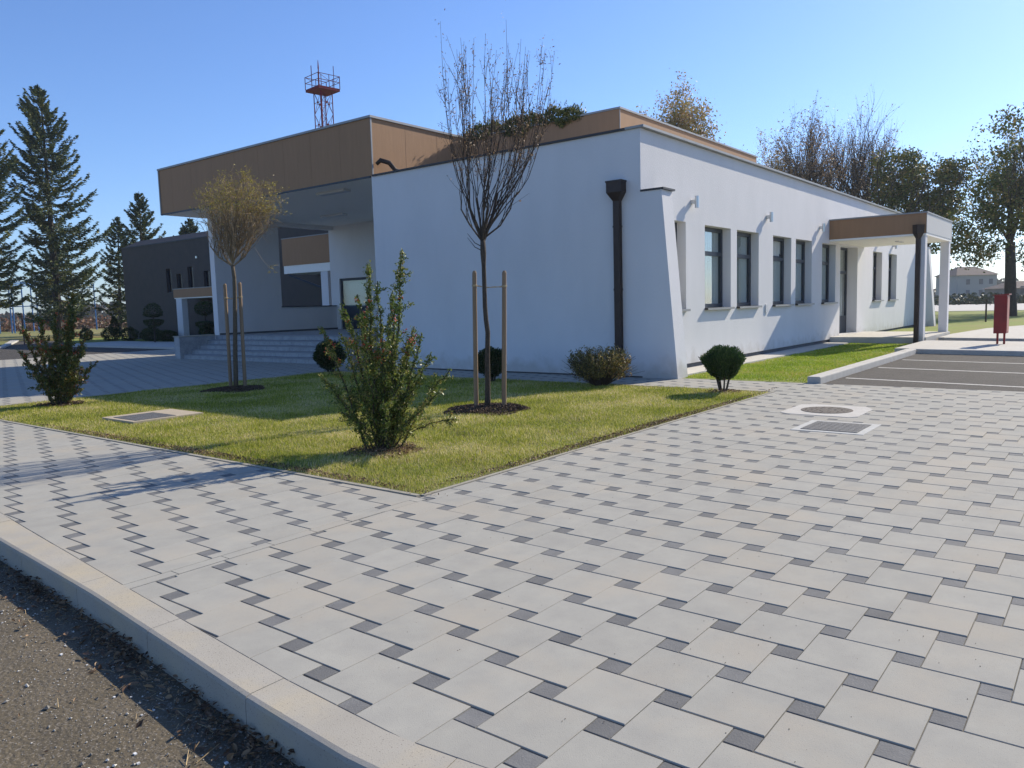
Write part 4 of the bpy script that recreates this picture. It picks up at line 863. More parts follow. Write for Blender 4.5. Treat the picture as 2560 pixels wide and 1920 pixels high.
# ------------------------------------------------------------------ covers in the ground
def cover(name, label, cat, c, poly, m0, lid, m1, z=0.004, group=None, rim=None):
    t = thing(name, label, cat, (c[0], c[1], 0), group); mb = MB(); mb.prism(poly, -0.02, z); mb.build('surround', m0, t)
    mb = MB()
    if lid[0] == 'c': mb.lathe((c[0], c[1], z-0.01), [(lid[1]*0.98, 0), (lid[1], 0.012), (lid[1]*0.985, 0.016)], 36)
    else:
        mb.prism(lid[1], z-0.01, z+0.006)
    l_ = mb.build('lid', m1, t)
    mb = MB()
    if lid[0] == 'c':
        for rr_ in (0.12, 0.2, 0.27): 
            for k in range(int(rr_*60)):
                a = k*2*math.pi/int(rr_*60); mb.box(c[0]+math.cos(a)*rr_-.012, c[0]+math.cos(a)*rr_+.012, c[1]+math.sin(a)*rr_-.012, c[1]+math.sin(a)*rr_+.012, z+0.006, z+0.0085)
    else:
        xs = [p[0] for p in lid[1]]; ys = [p[1] for p in lid[1]]
        for x in np.arange(min(xs)+0.05, max(xs)-0.05, 0.07):
            for y in np.arange(min(ys)+0.05, max(ys)-0.05, 0.07): mb.box(x, x+0.03, y, y+0.03, z+0.006, z+0.0075)
    mb.build('tread_pattern', m1, l_)
    return t
PALE = mat("white_mortar_frame", (0.50, 0.50, 0.47), 0.85, (0.42, 0.42, 0.39), 8, 0.4, bump=0.3)
cover('manhole', 'round brown iron manhole cover in a pale square surround', 'manhole', (10.95, 3.13), [(10.52, 3.62), (10.42, 3.5), (10.42, 2.72), (10.52, 2.62), (11.3, 2.62), (11.5, 2.75), (11.52, 3.5), (11.4, 3.62)], CONC2, ('c', 0.335), IRON)
cover('drain_cover', 'square grey cover plate in a white frame set in the paving', 'manhole', (9.57, 2.62), [(9.15, 2.22), (9.99, 2.22), (9.99, 3.03), (9.15, 3.03)], PALE, ('r', [(9.24, 2.31), (9.90, 2.31), (9.90, 2.94), (9.24, 2.94)]), GRATE)
cover('lawn_hatch', 'dark access lid in a beige concrete slab on the lawn', 'manhole', (5.9, 11.66), [(5.35, 11.17), (6.44, 11.17), (6.44, 12.16), (5.35, 12.16)], BEIGE, ('r', [(5.43, 11.24), (6.04, 11.24), (6.04, 11.95), (5.43, 11.95)]), GRATE, z=0.03)

# ------------------------------------------------------------------ street debris
rg = np.random.default_rng(61)
def kerbx(y): return np.interp(y, [p[1] for p in KO][::-1][4:], [p[0] for p in KO][::-1][4:])
mb = MB(); n = 5200
Y = rg.uniform(1.6, 7.5, n); X = kerbx(Y)-0.02-np.abs(rg.normal(0, 0.62, n))
for x, y in zip(X, Y):
    r = 0.001+rg.exponential(0.0011); p = rg.normal(size=(6, 3))
    r *= 1.5; base_ = np.array([[1, 0, 0], [-1, 0, 0], [0, 1, 0], [0, -1, 0], [0, 0, .7], [0, 0, -.7]])*r*rg.uniform(0.6, 1.3, (6, 1))
    mb.add(base_+[x, y, -0.15+r*0.5], [(0, 2, 4), (2, 1, 4), (1, 3, 4), (3, 0, 4), (2, 0, 5), (1, 2, 5), (3, 1, 5), (0, 3, 5)])
tag(mb.build('gravel', GRAV), kind='stuff')
def dryleaf(mb, p, s, rg):
    d = rg.normal(size=3); d[2] *= 0.35; d /= np.linalg.norm(d); q = np.cross(d, rg.normal(size=3)*[0.3, 0.3, 1]); q /= np.linalg.norm(q); up_ = np.cross(d, q); up_ *= np.sign(up_[2]+1e-9)
    V = [p-d*s, p-d*s*0.3+q*s*0.45+up_*s*0.25, p-d*s*0.3, p-d*s*0.3-q*s*0.45+up_*s*0.25, p+d*s*0.4+q*s*0.4+up_*s*0.3, p+d*s*0.4+up_*s*0.05, p+d*s*0.4-q*s*0.4+up_*s*0.3, p+d*s+up_*s*0.2]
    mb.add(V, [(0, 1, 2), (0, 2, 3), (1, 4, 5, 2), (2, 5, 6, 3), (4, 7, 5), (5, 7, 6)])
mb = MB()
for _ in range(5200):
    y = rg.uniform(1.5, 9.0); off = abs(rg.normal(0, 0.085))+0.008; hgt = max(0, 0.05*(1-off/0.13))*rg.uniform(0, 1)
    if rg.uniform() > 0.6+0.4*math.sin(y*5.1): continue
    dryleaf(mb, np.array([kerbx(y)-off, y, -0.142+hgt]), rg.uniform(0.004, 0.016)*rg.choice([0.7, 1, 1.4]), rg)
for _ in range(90):
    y = rg.uniform(1.6, 7); dryleaf(mb, np.array([kerbx(y)-rg.uniform(0.1, 0.9), y, -0.14]), rg.uniform(0.006, 0.014), rg)
for _ in range(40):
    y = rg.uniform(2.0, 3.6) if _ % 2 else rg.uniform(3.6, 6); dryleaf(mb, np.array([kerbx(y)-rg.uniform(0.03, 0.3), y, -0.13]), rg.uniform(0.018, 0.03), rg)
tag(mb.build('fallen_leaves', LITTER), kind='stuff')
mb = MB()
for _ in range(420):
    y = rg.uniform(1.6, 7.5); x = kerbx(y)-abs(rg.normal(0, 0.16))-0.01; a = rg.uniform(0, 3.14); L = rg.uniform(0.015, 0.06)
    mb.tube([(x, y, -0.146+rg.uniform(0, .01)), (x+math.cos(a)*L, y+math.sin(a)*L, -0.146+rg.uniform(0, 0.02))], 0.0011, 3)
for (x, y, a, L) in ((1.42, 2.75, 0.5, 0.09), (1.40, 2.72, 0.9, 0.07), (1.43, 2.70, 0.15, 0.11), (1.30, 3.6, 1.2, 0.05)):
    mb.tube([(x, y, -0.146), (x+math.cos(a)*L, y+math.sin(a)*L, -0.125)], [0.003, 0.0015], 4)
tag(mb.build('dry_twigs', mat("straw", (0.36, 0.27, 0.15), 0.9, island=0.4)), kind='stuff')
mb = MB()                                                            # white scraps
for _ in range(46):
    y = rg.uniform(1.8, 5.5); x = kerbx(y)-rg.uniform(0.02, 0.5); s = rg.uniform(0.004, 0.012)
    mb.box(x, x+s, y, y+s*rg.uniform(0.5, 1.5), -0.149, -0.149+s*0.5)
tag(mb.build('pale_pebbles', mat("pale_pebble", (0.6, 0.6, 0.58), 0.8, island=0.3)), kind='stuff')
# specks and crumbs on the paving joints
mb = MB()
for _ in range(500):
    x = rg.uniform(2.2, 9); y = rg.uniform(0.4, 4.3); r = rg.uniform(0.0012, 0.003)
    mb.add(np.array([[r, 0, 0], [-r, 0, 0], [0, r, 0], [0, -r, 0], [0, 0, r]])+[x, y, 0.0], [(0, 2, 4), (2, 1, 4), (1, 3, 4), (3, 0, 4)])
tag(mb.build('paving_crumbs', MULCH), kind='stuff')

# ------------------------------------------------------------------ hydrant cabinet
hc = thing('hydrant_cabinet', 'red hydrant cabinet on two legs standing on the pavement', 'cabinet', (25.3, 2.65, 0.115))
bx(25.0, 25.55, 2.46, 2.76, 0.42, 1.46).build('body', CABRED, hc)
m = MB(); m.add([(24.96, 2.42, 1.463), (25.59, 2.42, 1.463), (25.59, 2.80, 1.463), (24.96, 2.80, 1.463), (24.96, 2.42, 1.50), (25.59, 2.42, 1.50), (25.59, 2.80, 1.48), (24.96, 2.80, 1.48)], [(0, 3, 2, 1), (4, 5, 6, 7), (0, 1, 5, 4), (1, 2, 6, 5), (2, 3, 7, 6), (3, 0, 4, 7)]); m.build('lid', CABRED, hc)
bx(25.03, 25.52, 2.452, 2.459, 0.46, 1.42).build('door', mat("sunlit_cabinet_side", (0.42, 0.16, 0.12), 0.5), hc)  # plate on the right side; its sunlight is put into a paler red
for y in (2.50, 2.66): bx(25.24, 25.30, y, y+0.05, 0.11, 0.418).build('leg', CABRED, hc)

# ------------------------------------------------------------------ hedges and topiary by the dark building
HG = 'dark clipped bushes along the dark building'
bush('hedge_bush', 'leftmost dark ball bush of the row by the dark building', 'bush', (21.8, 54.5), 0.42, 0.42, 0.42, L_BOX, 71, 1600, 0.09, group=HG)
bush('hedge_bush', 'round ball bush second from the left by the dark building', 'bush', (22.6, 52.6), 0.42, 0.44, 0.44, L_BOX, 72, 1600, 0.09, group=HG)
bush('hedge_bush', 'wide dark bush below the small cone tree', 'bush', (23.0, 50.0), 0.62, 0.45, 0.45, L_BOX, 73, 2200, 0.09, group=HG)
bush('cone_conifer', 'small cone shaped conifer rising from the bush row', 'tree', (23.4, 50.4), 0.30, 0.65, 0.95, L_BOX, 74, 1500, 0.1, cone=-0.7)
bush('hedge_bush', 'rounded bush left of the topiary with two tiers', 'bush', (23.0, 47.7), 0.52, 0.45, 0.45, L_BOX, 75, 2000, 0.09, group=HG)
bush('hedge_bush', 'low wide hedge bush directly behind the first topiary', 'bush', (23.6, 46.2), 0.62, 0.42, 0.42, L_BOX, 76, 2200, 0.09, group=HG)
bush('hedge_bush', 'low bush at the foot of the two tiered topiary', 'bush', (22.9, 44.6), 0.70, 0.36, 0.40, L_BOX, 77, 2200, 0.09, group=HG)
bush('hedge_bush', 'dark bush right of the two tiered topiary', 'bush', (22.9, 43.0), 0.55, 0.36, 0.36, L_BOX, 78, 2000, 0.09, group=HG)
def topiary(label, c, tiers, seed):
    t = thing('topiary_tree', label, 'tree', (c[0], c[1], 0), 'tiered topiary trees'); rg = np.random.default_rng(seed)
    top = tiers[0][1]; mb = MB(); mb.tube([(c[0], c[1], 0), (c[0]+0.02, c[1], top/2), (c[0], c[1], top)], [0.05, 0.04, 0.03], 6); mb.build('trunk', BARKB, t)
    for (r, z, h, fl) in tiers:
        n = 1500; P = rg.normal(size=(n, 3)); P /= np.linalg.norm(P, axis=1)[:, None]
        if fl > 0: P[:, 2] = np.where(P[:, 2] < 0, P[:, 2]*0.25, P[:, 2])
        if fl < 0: P[:, 2] = np.where(P[:, 2] > 0, P[:, 2]*0.25, P[:, 2])
        P = P*np.array([r, r, h])*(1+0.04*rg.normal(size=(n, 1)))+np.array([c[0], c[1], z]); mb = MB(); leaves(mb, P, 0.09, rg, 0.5); 
        mb.build('foliage', L_BOX, t)
topiary('topiary with a domed top and a flat lower tier before the dark wall', (21.9, 42.5), [(0.48, 1.62, 0.60, 1), (0.50, 1.25, 0.32, -1)], 81)
topiary('topiary with two rounded tiers beside the white porch wall', (22.6, 38.4), [(0.48, 1.85, 0.36, 0), (0.48, 1.08, 0.34, -1), (0.35, 0.6, 0.3, 0)], 82)

# ------------------------------------------------------------------ conifers
LEAN = 0.0
def conifer(label, c, H, prof, z0, seed, tipoff=(0, 0), dens=1.0, name='spruce_tree', fol=L_SPRUCE, nl=26, ls=0.34):
    rg = np.random.default_rng(seed); c = np.array([c[0], c[1], 0.0]); t = thing(name, label, 'tree', tuple(c), 'tall dark spruces on the left' if name == 'spruce_tree' else None)
    tip = c+RT*tipoff[0]+FH*tipoff[1]+np.array([0, 0, H]); mb = MB(); n = 14; s = np.linspace(0, 1, n)[:, None]; T = c+(tip-c)*s; mb.tube(T, np.linspace(0.019*H, 0.02, n), 8); mb.build('trunk', BARKB, t)
    br = MB(); P = []; D = []
    z = z0
    while z < H-0.15:
        f = z/H; p = c+(tip-c)*f; k = max(3, int(rg.integers(5, 8)*dens))
        for a in rg.uniform(0, 2*math.pi, k):
            rl = np.interp(z, [q[0] for q in prof], [q[1] for q in prof]) if math.cos(a) < 0 else np.interp(z, [q[0] for q in prof], [q[2] for q in prof])
            L = rl*rg.uniform(0.55, 1.12)*(0.75+0.25*abs(math.cos(a)))
            if L < 0.12: L = 0.12
            el = np.interp(f, [0, 0.5, 1], [-0.12, 0.12, 0.75]); d = RT*math.cos(a)*math.cos(el)+FH*math.sin(a)*math.cos(el)+np.array([0, 0, math.sin(el)])
            m_ = 7; u = np.linspace(0, 1, m_)[:, None]; q = p+d*L*u; q[:, 2] += (-0.16*L*np.sin(u[:, 0]*math.pi)+0.14*L*u[:, 0]**3); q[1:] += rg.normal(size=(m_-1, 3))*0.03*L**0.5
            br.tube(q, np.linspace(0.012+0.010*L, 0.006, m_), 3, cap=False)
            kk = int(nl*L*rg.uniform(0.6, 1.1))+8; w_ = rg.uniform(0.15, 1, kk)**0.8*(m_-1.001); i = w_.astype(int); pp = q[i]+(q[i+1]-q[i])*(w_-i)[:, None]
            side = np.cross(d, [0, 0, 1]); side /= np.linalg.norm(side)+1e-9
            sp = rg.normal(0, 0.17, kk)*(0.4+L*0.35)*(1.15-w_/(m_-1)*0.8)
            pp = pp+side*sp[:, None]; pp[:, 2] -= np.abs(rg.normal(0, 0.10, kk))*(0.5+0.3*L)
            P.append(pp); D.append(d*1.2+side*np.sign(sp)[:, None]*0.6+np.array([0, 0, -0.25]))
        z += rg.uniform(0.25, 0.5)*(0.6+0.6*(1-f))/dens**0.5
    br.build('branch', BARKB, t)
    mb = MB(); leaves(mb, np.concatenate(P), ls, rg, 0.3, D=np.concatenate(D)*1.3, jitter=0.6); mb.build('foliage', fol, t)
conifer('tallest spruce left of the dark building, leaning slightly left', (25.8, 64.6), 18.9, [(2.5, 2.2, 3.6), (5, 2.6, 4.3), (8.5, 2.3, 4.1), (11, 2.6, 2.7), (13.4, 2.4, 3.0), (16, 2.2, 1.6), (17.6, 1.4, 0.8), (18.9, 0.15, 0.15)], 2.6, 91, (0.1, 0), 1.05, nl=70, ls=0.28)
conifer('spruce cut by the left edge of the picture', (20.6, 63.3), 15.8, [(2.5, 3, 3.4), (6, 3, 3.4), (9, 2.6, 3.0), (12, 2.0, 2.5), (14, 1.2, 1.8), (15.8, 0.1, 0.1)], 3.0, 92, (0.4, 0), 1.1, nl=75, ls=0.28)
conifer('slender spruce directly left of the dark building roof', (32.9, 65.3), 11.9, [(1.5, 2.6, 2.6), (5, 2.4, 2.3), (8.5, 1.8, 1.8), (11, 0.7, 0.7), (11.9, 0.1, 0.1)], 1.5, 93, (0.3, 0), 1.0, nl=60, ls=0.28)
conifer('shorter spruce between the tallest spruce and the dark building', (33.5, 71.0), 10.4, [(1.5, 2.1, 2.1), (5, 2.0, 1.9), (8, 1.4, 1.4), (10.4, 0.1, 0.1)], 1.5, 94, (0.5, 0), 1.0, nl=60, ls=0.28)
conifer('small spruce tip showing above the dark building roof', (40.1, 70.7), 10.8, [(1.5, 2.2, 2.2), (8.0, 1.5, 1.5), (9.6, 0.8, 0.8), (10.8, 0.05, 0.05)], 3.5, 95, (0.6, 0), 1.5, nl=90, ls=0.26)
conifer('lower spruce filling the gap behind the tallest one', (29.5, 74.0), 9.0, [(1.5, 3.4, 3.4), (5, 2.6, 2.6), (9.0, 0.1, 0.1)], 1.8, 96, (0.3, 0), 1.0, nl=60, ls=0.28)

# ------------------------------------------------------------------ leafy and bare trees on the right and behind the roof
def decid(label, c, H, trunk_h, tr, seed, lev=3, kids=5, spread=0.5, up=0.06, L0=None, leaf=None, nl=6, ls=0.3, jit=0.25, forks=5, name='leafy_tree', group=None, crown=None, lean=(0, 0), ratio=0.66, bark=BARKB, Rr=None):
    rg = np.random.default_rng(seed); c = np.array([c[0], c[1], 0.0]); t = thing(name, label, 'tree', tuple(c), group)
    fk = c+RT*lean[0]+FH*lean[1]+np.array([0, 0, trunk_h]); mb = MB(); mb.tube(trunk_pts(c, fk, 8, 0.03, rg), np.linspace(tr, tr*0.75, 8), 9); mb.build('trunk', bark, t)
    mb = MB(); sites = []; L0 = L0 or (H-trunk_h)*0.55
    for k in range(forks):
        a = k*2*math.pi/forks+rg.uniform(0, 0.7); el = rg.uniform(0.75, 1.3) if k else 1.5
        d = RT*math.cos(a)*math.cos(el)+FH*math.sin(a)*math.cos(el)+np.array([0, 0, math.sin(el)])
        grow(mb, sites, fk-np.array([0, 0, rg.uniform(0, 0.5)]), d, L0*rg.uniform(0.85, 1.15), tr*0.45, lev, rg, kids, spread, up, ratio, 0.09, 5, 0.55)
    A_ = np.concatenate(mb.v); zq = A_[:, 2].max()*0.5+np.percentile(A_[:, 2], 99.6)*0.5; hq = np.percentile(np.hypot(A_[:, 0]-fk[0], A_[:, 1]-fk[1]), 98)
    kz = (H-trunk_h)/(zq-trunk_h); kr = (Rr or hq)/hq
    def fit(V):
        V = V.copy(); up_ = V[:, 2] > trunk_h; f_ = np.where(up_, kz, 1.0); V[:, 2] = trunk_h+(V[:, 2]-trunk_h)*f_; V[:, :2] = fk[:2]+(V[:, :2]-fk[:2])*kr; return V
    mb.v = [fit(v_) for v_ in mb.v]; mb.build('branch', bark, t)
    S = fit(np.array(sites))
    if crown is not None:
        P = []
        for (cx, cd, cz, rx, rz, n_) in crown:
            q = rg.normal(size=(n_, 3)); q /= np.linalg.norm(q, axis=1)[:, None]; q *= rg.uniform(0.55, 1, (n_, 1)); b_ = c+RT*cx+FH*cd+np.array([0, 0, cz])
            P.append(b_+RT*(q[:, 0:1]*rx)+FH*(q[:, 1:2]*rx)+np.array([0, 0, 1])*(q[:, 2:3]*rz))
        cl = np.concatenate(P); pts = np.repeat(cl, 34, 0)+rg.normal(size=(len(cl)*34, 3))*[0.34, 0.34, 0.22]
        mf = MB(); leaves(mf, pts, ls, rg, 0.6, D=np.array([0, 0, -0.3])); mf.build('foliage', leaf, t)
    elif leaf is not None and nl > 0:
        k = rg.poisson(nl, len(S)); pts = np.repeat(S, k, 0); pts = pts+rg.normal(size=pts.shape)*jit; pts = pts[pts[:, 2] > trunk_h*0.8]
        mf = MB(); leaves(mf, pts, ls, rg, 0.6); mf.build('foliage', leaf, t)
    return t
decid('autumn tree with thinning golden leaves behind the upper roof', (57.1, 28.0), 17.9, 8.0, 0.3, 101, lev=3, kids=5, spread=0.6, Rr=3.9, up=0.0, leaf=L_AUT, nl=6.0, ls=0.19, jit=0.38, forks=6, name='autumn_tree', L0=5.6)
decid('tall bare tree with many upright branches right of the roof end', (63.4, 19.8), 16.6, 5.5, 0.46, 102, lev=3, kids=6, spread=0.5, up=0.03, Rr=4.2, leaf=L_DRY, nl=0.7, ls=0.15, forks=8, name='bare_tree', group='bare trees behind the right end', L0=6.4, jit=0.2)
decid('bare fan shaped tree next to the tall bare one, further right', (70.4, 17.4), 17.7, 5.5, 0.50, 103, lev=3, kids=6, spread=0.48, up=0.04, Rr=4.9, leaf=L_DRY, nl=0.4, ls=0.15, forks=9, name='bare_tree', group='bare trees behind the right end', L0=6.9, jit=0.2)
decid('lower bare tree with a few pinkish leaves nearest the roof end', (65.0, 23.2), 15.0, 5.0, 0.36, 104, lev=3, kids=6, spread=0.55, up=0.02, Rr=3.3, leaf=L_AUT, nl=2.4, ls=0.16, forks=7, name='bare_tree', group='bare trees behind the right end', L0=5.4, jit=0.25)
decid('dense olive green tree above the side canopy', (66.4, 12.8), 13.4, 3.5, 0.3, 105, lev=2, kids=4, leaf=L_GREEN, ls=0.24, name='leafy_tree', crown=[(-1.2, 0, 10.6, 2.0, 2.0, 95), (1.2, 0.5, 10.2, 2.0, 1.7, 80), (3.3, 0, 10.6, 1.1, 1.1, 40), (-1.6, 0, 7.8, 2.1, 1.8, 85), (1.0, -0.5, 7.6, 2.0, 1.6, 80), (2.6, 0.5, 8.4, 1.4, 1.3, 50), (0, 0, 5.6, 2.4, 1.3, 60)])
decid('big dark trunked tree with drooping green branches at the right edge', (57.5, 5.45), 12.4, 4.6, 0.36, 106, lev=3, kids=4, spread=0.5, up=0.07, leaf=L_GREEN, ls=0.20, name='leafy_tree', L0=4.4, forks=6, lean=(-0.2, 0), Rr=3.2,
      crown=[(-1.3, 0, 7.6, 1.6, 1.2, 55), (0.4, 0.4, 8.2, 1.5, 1.3, 48), (-2.4, 0, 5.9, 1.5, 1.1, 48), (-0.6, -0.4, 6.2, 1.6, 1.1, 50), (-3.3, 0, 4.6, 1.1, 0.8, 26), (-1.6, 0, 4.3, 1.2, 0.7, 22), (1.0, 0, 6.0, 0.9, 1.2, 20), (0.9, 0.3, 10.4, 1.2, 0.8, 12), (-0.7, 0, 11.8, 1.3, 0.7, 14), (-0.6, 0, 10.0, 0.9, 0.6, 12), (1.0, 0, 3.7, 0.7, 0.9, 10), (-2.2, 0.3, 3.6, 0.7, 0.4, 8)])
decid('sparse tall tree half outside the right edge behind the big dark trunk', (72.5, 4.0), 15.0, 4.0, 0.28, 107, lev=3, kids=5, spread=0.5, leaf=L_GREEN, nl=1.6, ls=0.25, jit=0.35, name='leafy_tree', L0=5.4)

# ------------------------------------------------------------------ radio tower
LEAN = 0.0
TW = np.array([44.6, 56.4, 0])+RT*1.02; tw = thing('lattice_tower', 'red lattice radio tower with a railed platform rising behind the roof', 'tower', tuple(TW))
e1 = RT; e2 = FH; hd = 0.80; cr = [TW+e1*hd, TW+e2*hd, TW-e1*hd, TW-e2*hd]; zt_ = 20.5
for k, q in enumerate(cr): m = MB(); m.tube([q, q+[0, 0, zt_]], 0.045 if k != 3 else 0.09, 6); m.build('leg', REDSTEEL, tw)
m = MB(); bay = 1.9; nb = int(zt_/bay)
for k in range(nb):
    z0_ = zt_-(k+1)*bay; z1_ = z0_+bay
    for i in range(4):
        a = cr[i]; b = cr[(i+1) % 4]; m.tube([a+[0, 0, z0_], b+[0, 0, z1_]], 0.022, 4); m.tube([b+[0, 0, z0_], a+[0, 0, z1_]], 0.022, 4)
        m.tube([a+[0, 0, (z0_+z1_)/2], b+[0, 0, (z0_+z1_)/2]], 0.016, 4)
        cc_ = (a+b)/2+[0, 0, (z0_+z1_)/2]; m.box(cc_[0]-.06, cc_[0]+.06, cc_[1]-.06, cc_[1]+.06, cc_[2]-.07, cc_[2]+.07)
m.build('bracing', REDSTEEL, tw)
hp = 1.5; pc = [TW+e1*hp, TW+e2*hp, TW-e1*hp, TW-e2*hp]
m = MB(); m.prism([(q[0], q[1]) for q in pc], 20.5, 20.72); m.build('platform', REDSTEEL, tw)
m = MB()
for i in range(4):
    a = pc[i]; b = pc[(i+1) % 4]
    for z in (21.25, 21.75): m.tube([a+[0, 0, z], b+[0, 0, z]], 0.028, 5)
    m.tube([a+[0, 0, 20.7], a+[0, 0, 21.78]], 0.035, 5); m.tube([(a+b)/2+[0, 0, 20.7], (a+b)/2+[0, 0, 21.78]], 0.03, 5)
    m.tube([a+[0, 0, 21.75], (a+b)/2+[0, 0, 21.25]], 0.018, 4)
m.build('railing', REDSTEEL, tw)
m = MB(); m.tube([TW-e1*0.30+[0, 0, 20.7], TW-e1*0.30+[0, 0, 22.6]], 0.05, 6); m.tube([TW-e1*0.30+[0, 0, 22.5], TW-e1*0.30+[0, 0, 23.2]], [0.07, 0.02], 6)
m.tube([TW-e1*0.92+[0, 0, 20.7], TW-e1*0.92+[0, 0, 22.75]], 0.035, 5); m.tube([TW+e1*1.0+[0, 0, 20.7], TW+e1*1.0+[0, 0, 22.65]], 0.03, 5); m.tube([TW-e1*0.1+[0, 0, 20.7], TW-e1*0.1+[0, 0, 22.05]], 0.03, 5)
m.build('antenna_mast', REDSTEEL, tw)
m = MB()
for z in np.arange(0.4, 20.4, 0.3): m.tube([cr[3]+RT*0.0+[0, 0, z], cr[3]+RT*0.26+[0, 0, z]], 0.012, 4)
m.tube([cr[3]+RT*0.26, cr[3]+RT*0.26+[0, 0, 20.4]], 0.02, 4); m.build('ladder', REDSTEEL, tw)

# ------------------------------------------------------------------ far things
# blue ball court cage
cg = thing('ball_court_cage', 'tall open cage of blue steel posts and rails at the left edge', 'cage', (35, 97, 0)); cb = np.array([34.2, 94.6, 0])
m = MB(); xs_ = (-4.4, -2.63, -1.3, -1.0, 0.1, 1.65, 3.2)
for x in xs_: m = MB(); q = cb+RT*x; m.tube([q, q+[0, 0, 5.6]], 0.07, 5); m.build('post', BLUESTEEL, cg)
for x in xs_[::2]: m = MB(); q = cb+RT*x+FH*9; m.tube([q, q+[0, 0, 5.6]], 0.07, 5); m.build('post', BLUESTEEL, cg)
m = MB()
for z in (2.9, 5.1, 5.55): m.tube([cb+RT*-4.4+[0, 0, z], cb+RT*3.2+[0, 0, z+0.05]], 0.05, 5)
for z in (5.1, 5.55): m.tube([cb+RT*-4.4+FH*9+[0, 0, z], cb+RT*3.2+FH*9+[0, 0, z]], 0.045, 5)
for x in xs_: m.tube([cb+RT*x+[0, 0, 5.5], cb+RT*x+FH*9+[0, 0, 5.5]], 0.04, 5)
m.build('rail', BLUESTEEL, cg)
m = MB(); q = np.array([16.6, 45.7, 0])+0*RT; q = np.array([18.9, 49.9, 0]); m.tube([q-RT*1.0, q-RT*1.02+[0, 0, 1.9]], 0.035, 6); tag(m.build('thin_post', mat("rust_post", (0.09, 0.05, 0.05), 0.8), None, tuple(q-RT)), 'thin dark post standing on the verge left of the tall spruce', 'post')
def treeline(name, p0, p1, h, n, seed, ls=1.2, m=FARTREE):
    rg = np.random.default_rng(seed); u = rg.uniform(0, 1, n); P = np.array(p0)[None, :]+(np.array(p1)-np.array(p0))[None, :]*u[:, None]
    hh = h*(0.55+0.25*np.sin(u*37+seed)+0.2*np.sin(u*91+seed*2)); z = rg.uniform(0, 1, n)*hh
    Q = np.stack([P[:, 0]+rg.normal(0, 3, n), P[:, 1]+rg.normal(0, 3, n), z], 1); mb = MB(); leaves(mb, Q, ls, rg, 0.7); return tag(mb.build(name, m), kind='stuff')
treeline('distant_wood', (20, 330), (330, 200), 6.5, 14000, 1, 2.2); treeline('distant_wood', (330, 200), (420, -40), 7, 12000, 2, 2.4)
BR = leafmat("brown_thicket_leaf", [(0.0, (0.06, 0.05, 0.03)), (0.6, (0.16, 0.09, 0.05)), (1.0, (0.25, 0.13, 0.08))], trans=0.2)
treeline('thicket', (20, 118), (78, 102), 2.0, 9000, 3, 0.5, BR)
treeline('roadside_hedge', (121, 8), (124, 40), 1.5, 9000, 4, 0.5, leafmat("hedge_dark_leaf", [(0, (0.02, 0.035, 0.015)), (1, (0.07, 0.08, 0.03))], trans=0.1))
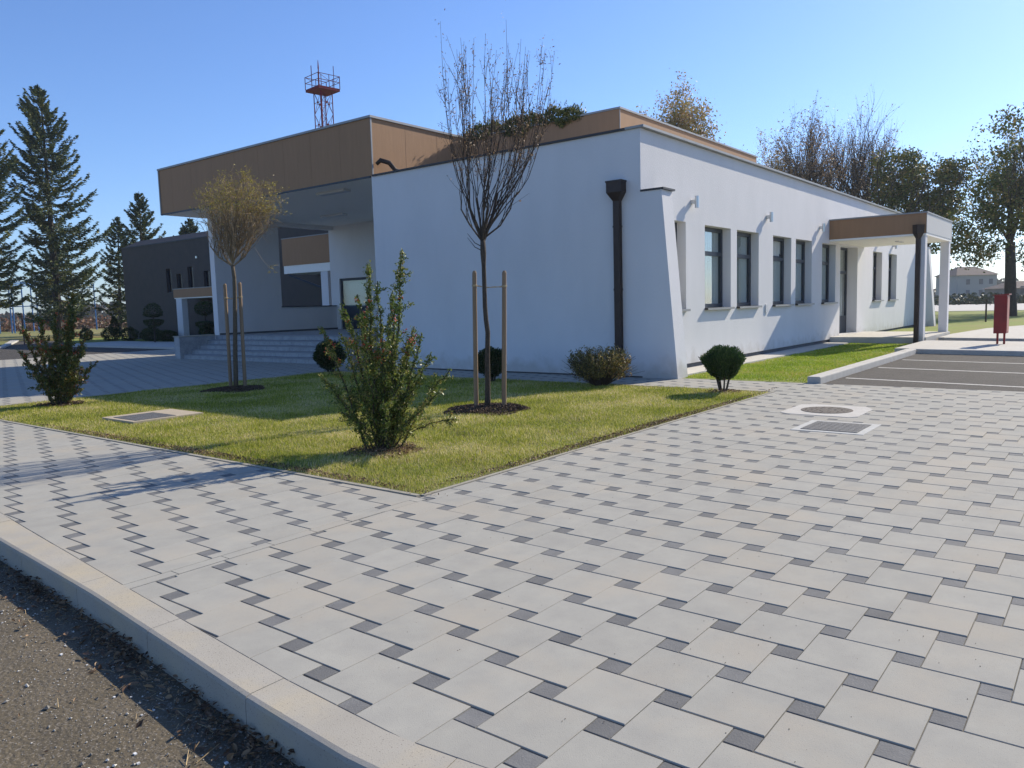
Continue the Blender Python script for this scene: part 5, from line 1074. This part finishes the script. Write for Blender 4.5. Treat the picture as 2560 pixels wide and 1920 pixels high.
def house(label, c, w_, d_, hw, hr, m=HOUSEW):
    t = thing('house', label, 'house', (c[0], c[1], 0), 'distant houses'); c = np.array([c[0], c[1], 0.]); P = lambda a, b, z: c+RT*a+FH*b+np.array([0, 0, z])
    mb = MB(); a = w_/2; v = [P(-a, 0, 0), P(a, 0, 0), P(a, d_, 0), P(-a, d_, 0), P(-a, 0, hw), P(a, 0, hw), P(a, d_, hw), P(-a, d_, hw)]
    mb.add(v, [(0, 1, 5, 4), (1, 2, 6, 5), (2, 3, 7, 6), (3, 0, 4, 7)]); mb.build('wall', m, t)
    mb = MB(); e_ = 0.5; v = [P(-a-e_, -e_, hw), P(a+e_, -e_, hw), P(a+e_, d_+e_, hw), P(-a-e_, d_+e_, hw), P(-a*0.45, d_/2, hr), P(a*0.45, d_/2, hr)]
    mb.add(v, [(0, 1, 5, 4), (1, 2, 5), (2, 3, 4, 5), (3, 0, 4), (0, 3, 2, 1)]); mb.build('roof', HOUSER, t)
    for x in (-0.55, 0.1, 0.6):
        for z in (1.0, hw*0.62):
            o = MB(); o.add([P(a*x, -0.03, z), P(a*x+0.9, -0.03, z), P(a*x+0.9, -0.03, z+1.2), P(a*x, -0.03, z+1.2), P(a*x, 0.05, z), P(a*x+0.9, 0.05, z), P(a*x+0.9, 0.05, z+1.2), P(a*x, 0.05, z+1.2)], [(0, 1, 2, 3), (0, 4, 5, 1), (2, 6, 7, 3), (0, 3, 7, 4), (1, 5, 6, 2)]); o.build('window', mat('hazy_house_pane', (0.14, 0.14, 0.15), 0.6), t)
house('distant grey house with a hipped roof left of the big trunk', (208.8, 26.6), 9.2, 9, 5.6, 7.7)
house('distant low dark roofed house behind the big trunk', (180, 13.5), 9, 8, 2.2, 3.6, mat("dull_house_wall", (0.2, 0.19, 0.18), 0.9))
house('distant pale house seen beside the far buttress', (182, 37.5), 5, 8, 2.8, 4.9)
for i, (x, y, h, lb) in enumerate(((46.5, 5.48, 1.15, 'short dark post on the grass left of the red cabinet'), (105, 12, 1.4, 'thin dark post by the far road'))):
    m = MB(); m.tube([(x, y, 0), (x, y, h)], 0.045, 6); m.lathe((x, y, h), [(0.06, 0), (0.06, 0.04), (0.02, 0.08)], 8); tag(m.build('bollard', BARKB, None, (x, y, 0)), lb, 'post')

# ------------------------------------------------------------------ haze
hz = bx(-160, 650, -160, 650, -1.5, 27).build('haze', MATS['white_stucco'], None)
hm = bpy.data.materials.new('thin_haze'); hm.use_nodes = True; hn = hm.node_tree.nodes; hn.clear()
ho = hn.new('ShaderNodeOutputMaterial'); hv = hn.new('ShaderNodeVolumePrincipled'); hv.inputs['Color'].default_value = (0.86, 0.92, 1.0, 1)
hv.inputs['Density'].default_value = 0.00035; hv.inputs['Anisotropy'].default_value = 0.3
hm.node_tree.links.new(hv.outputs[0], ho.inputs['Volume']); hz.data.materials.clear(); hz.data.materials.append(hm); tag(hz, kind='stuff')
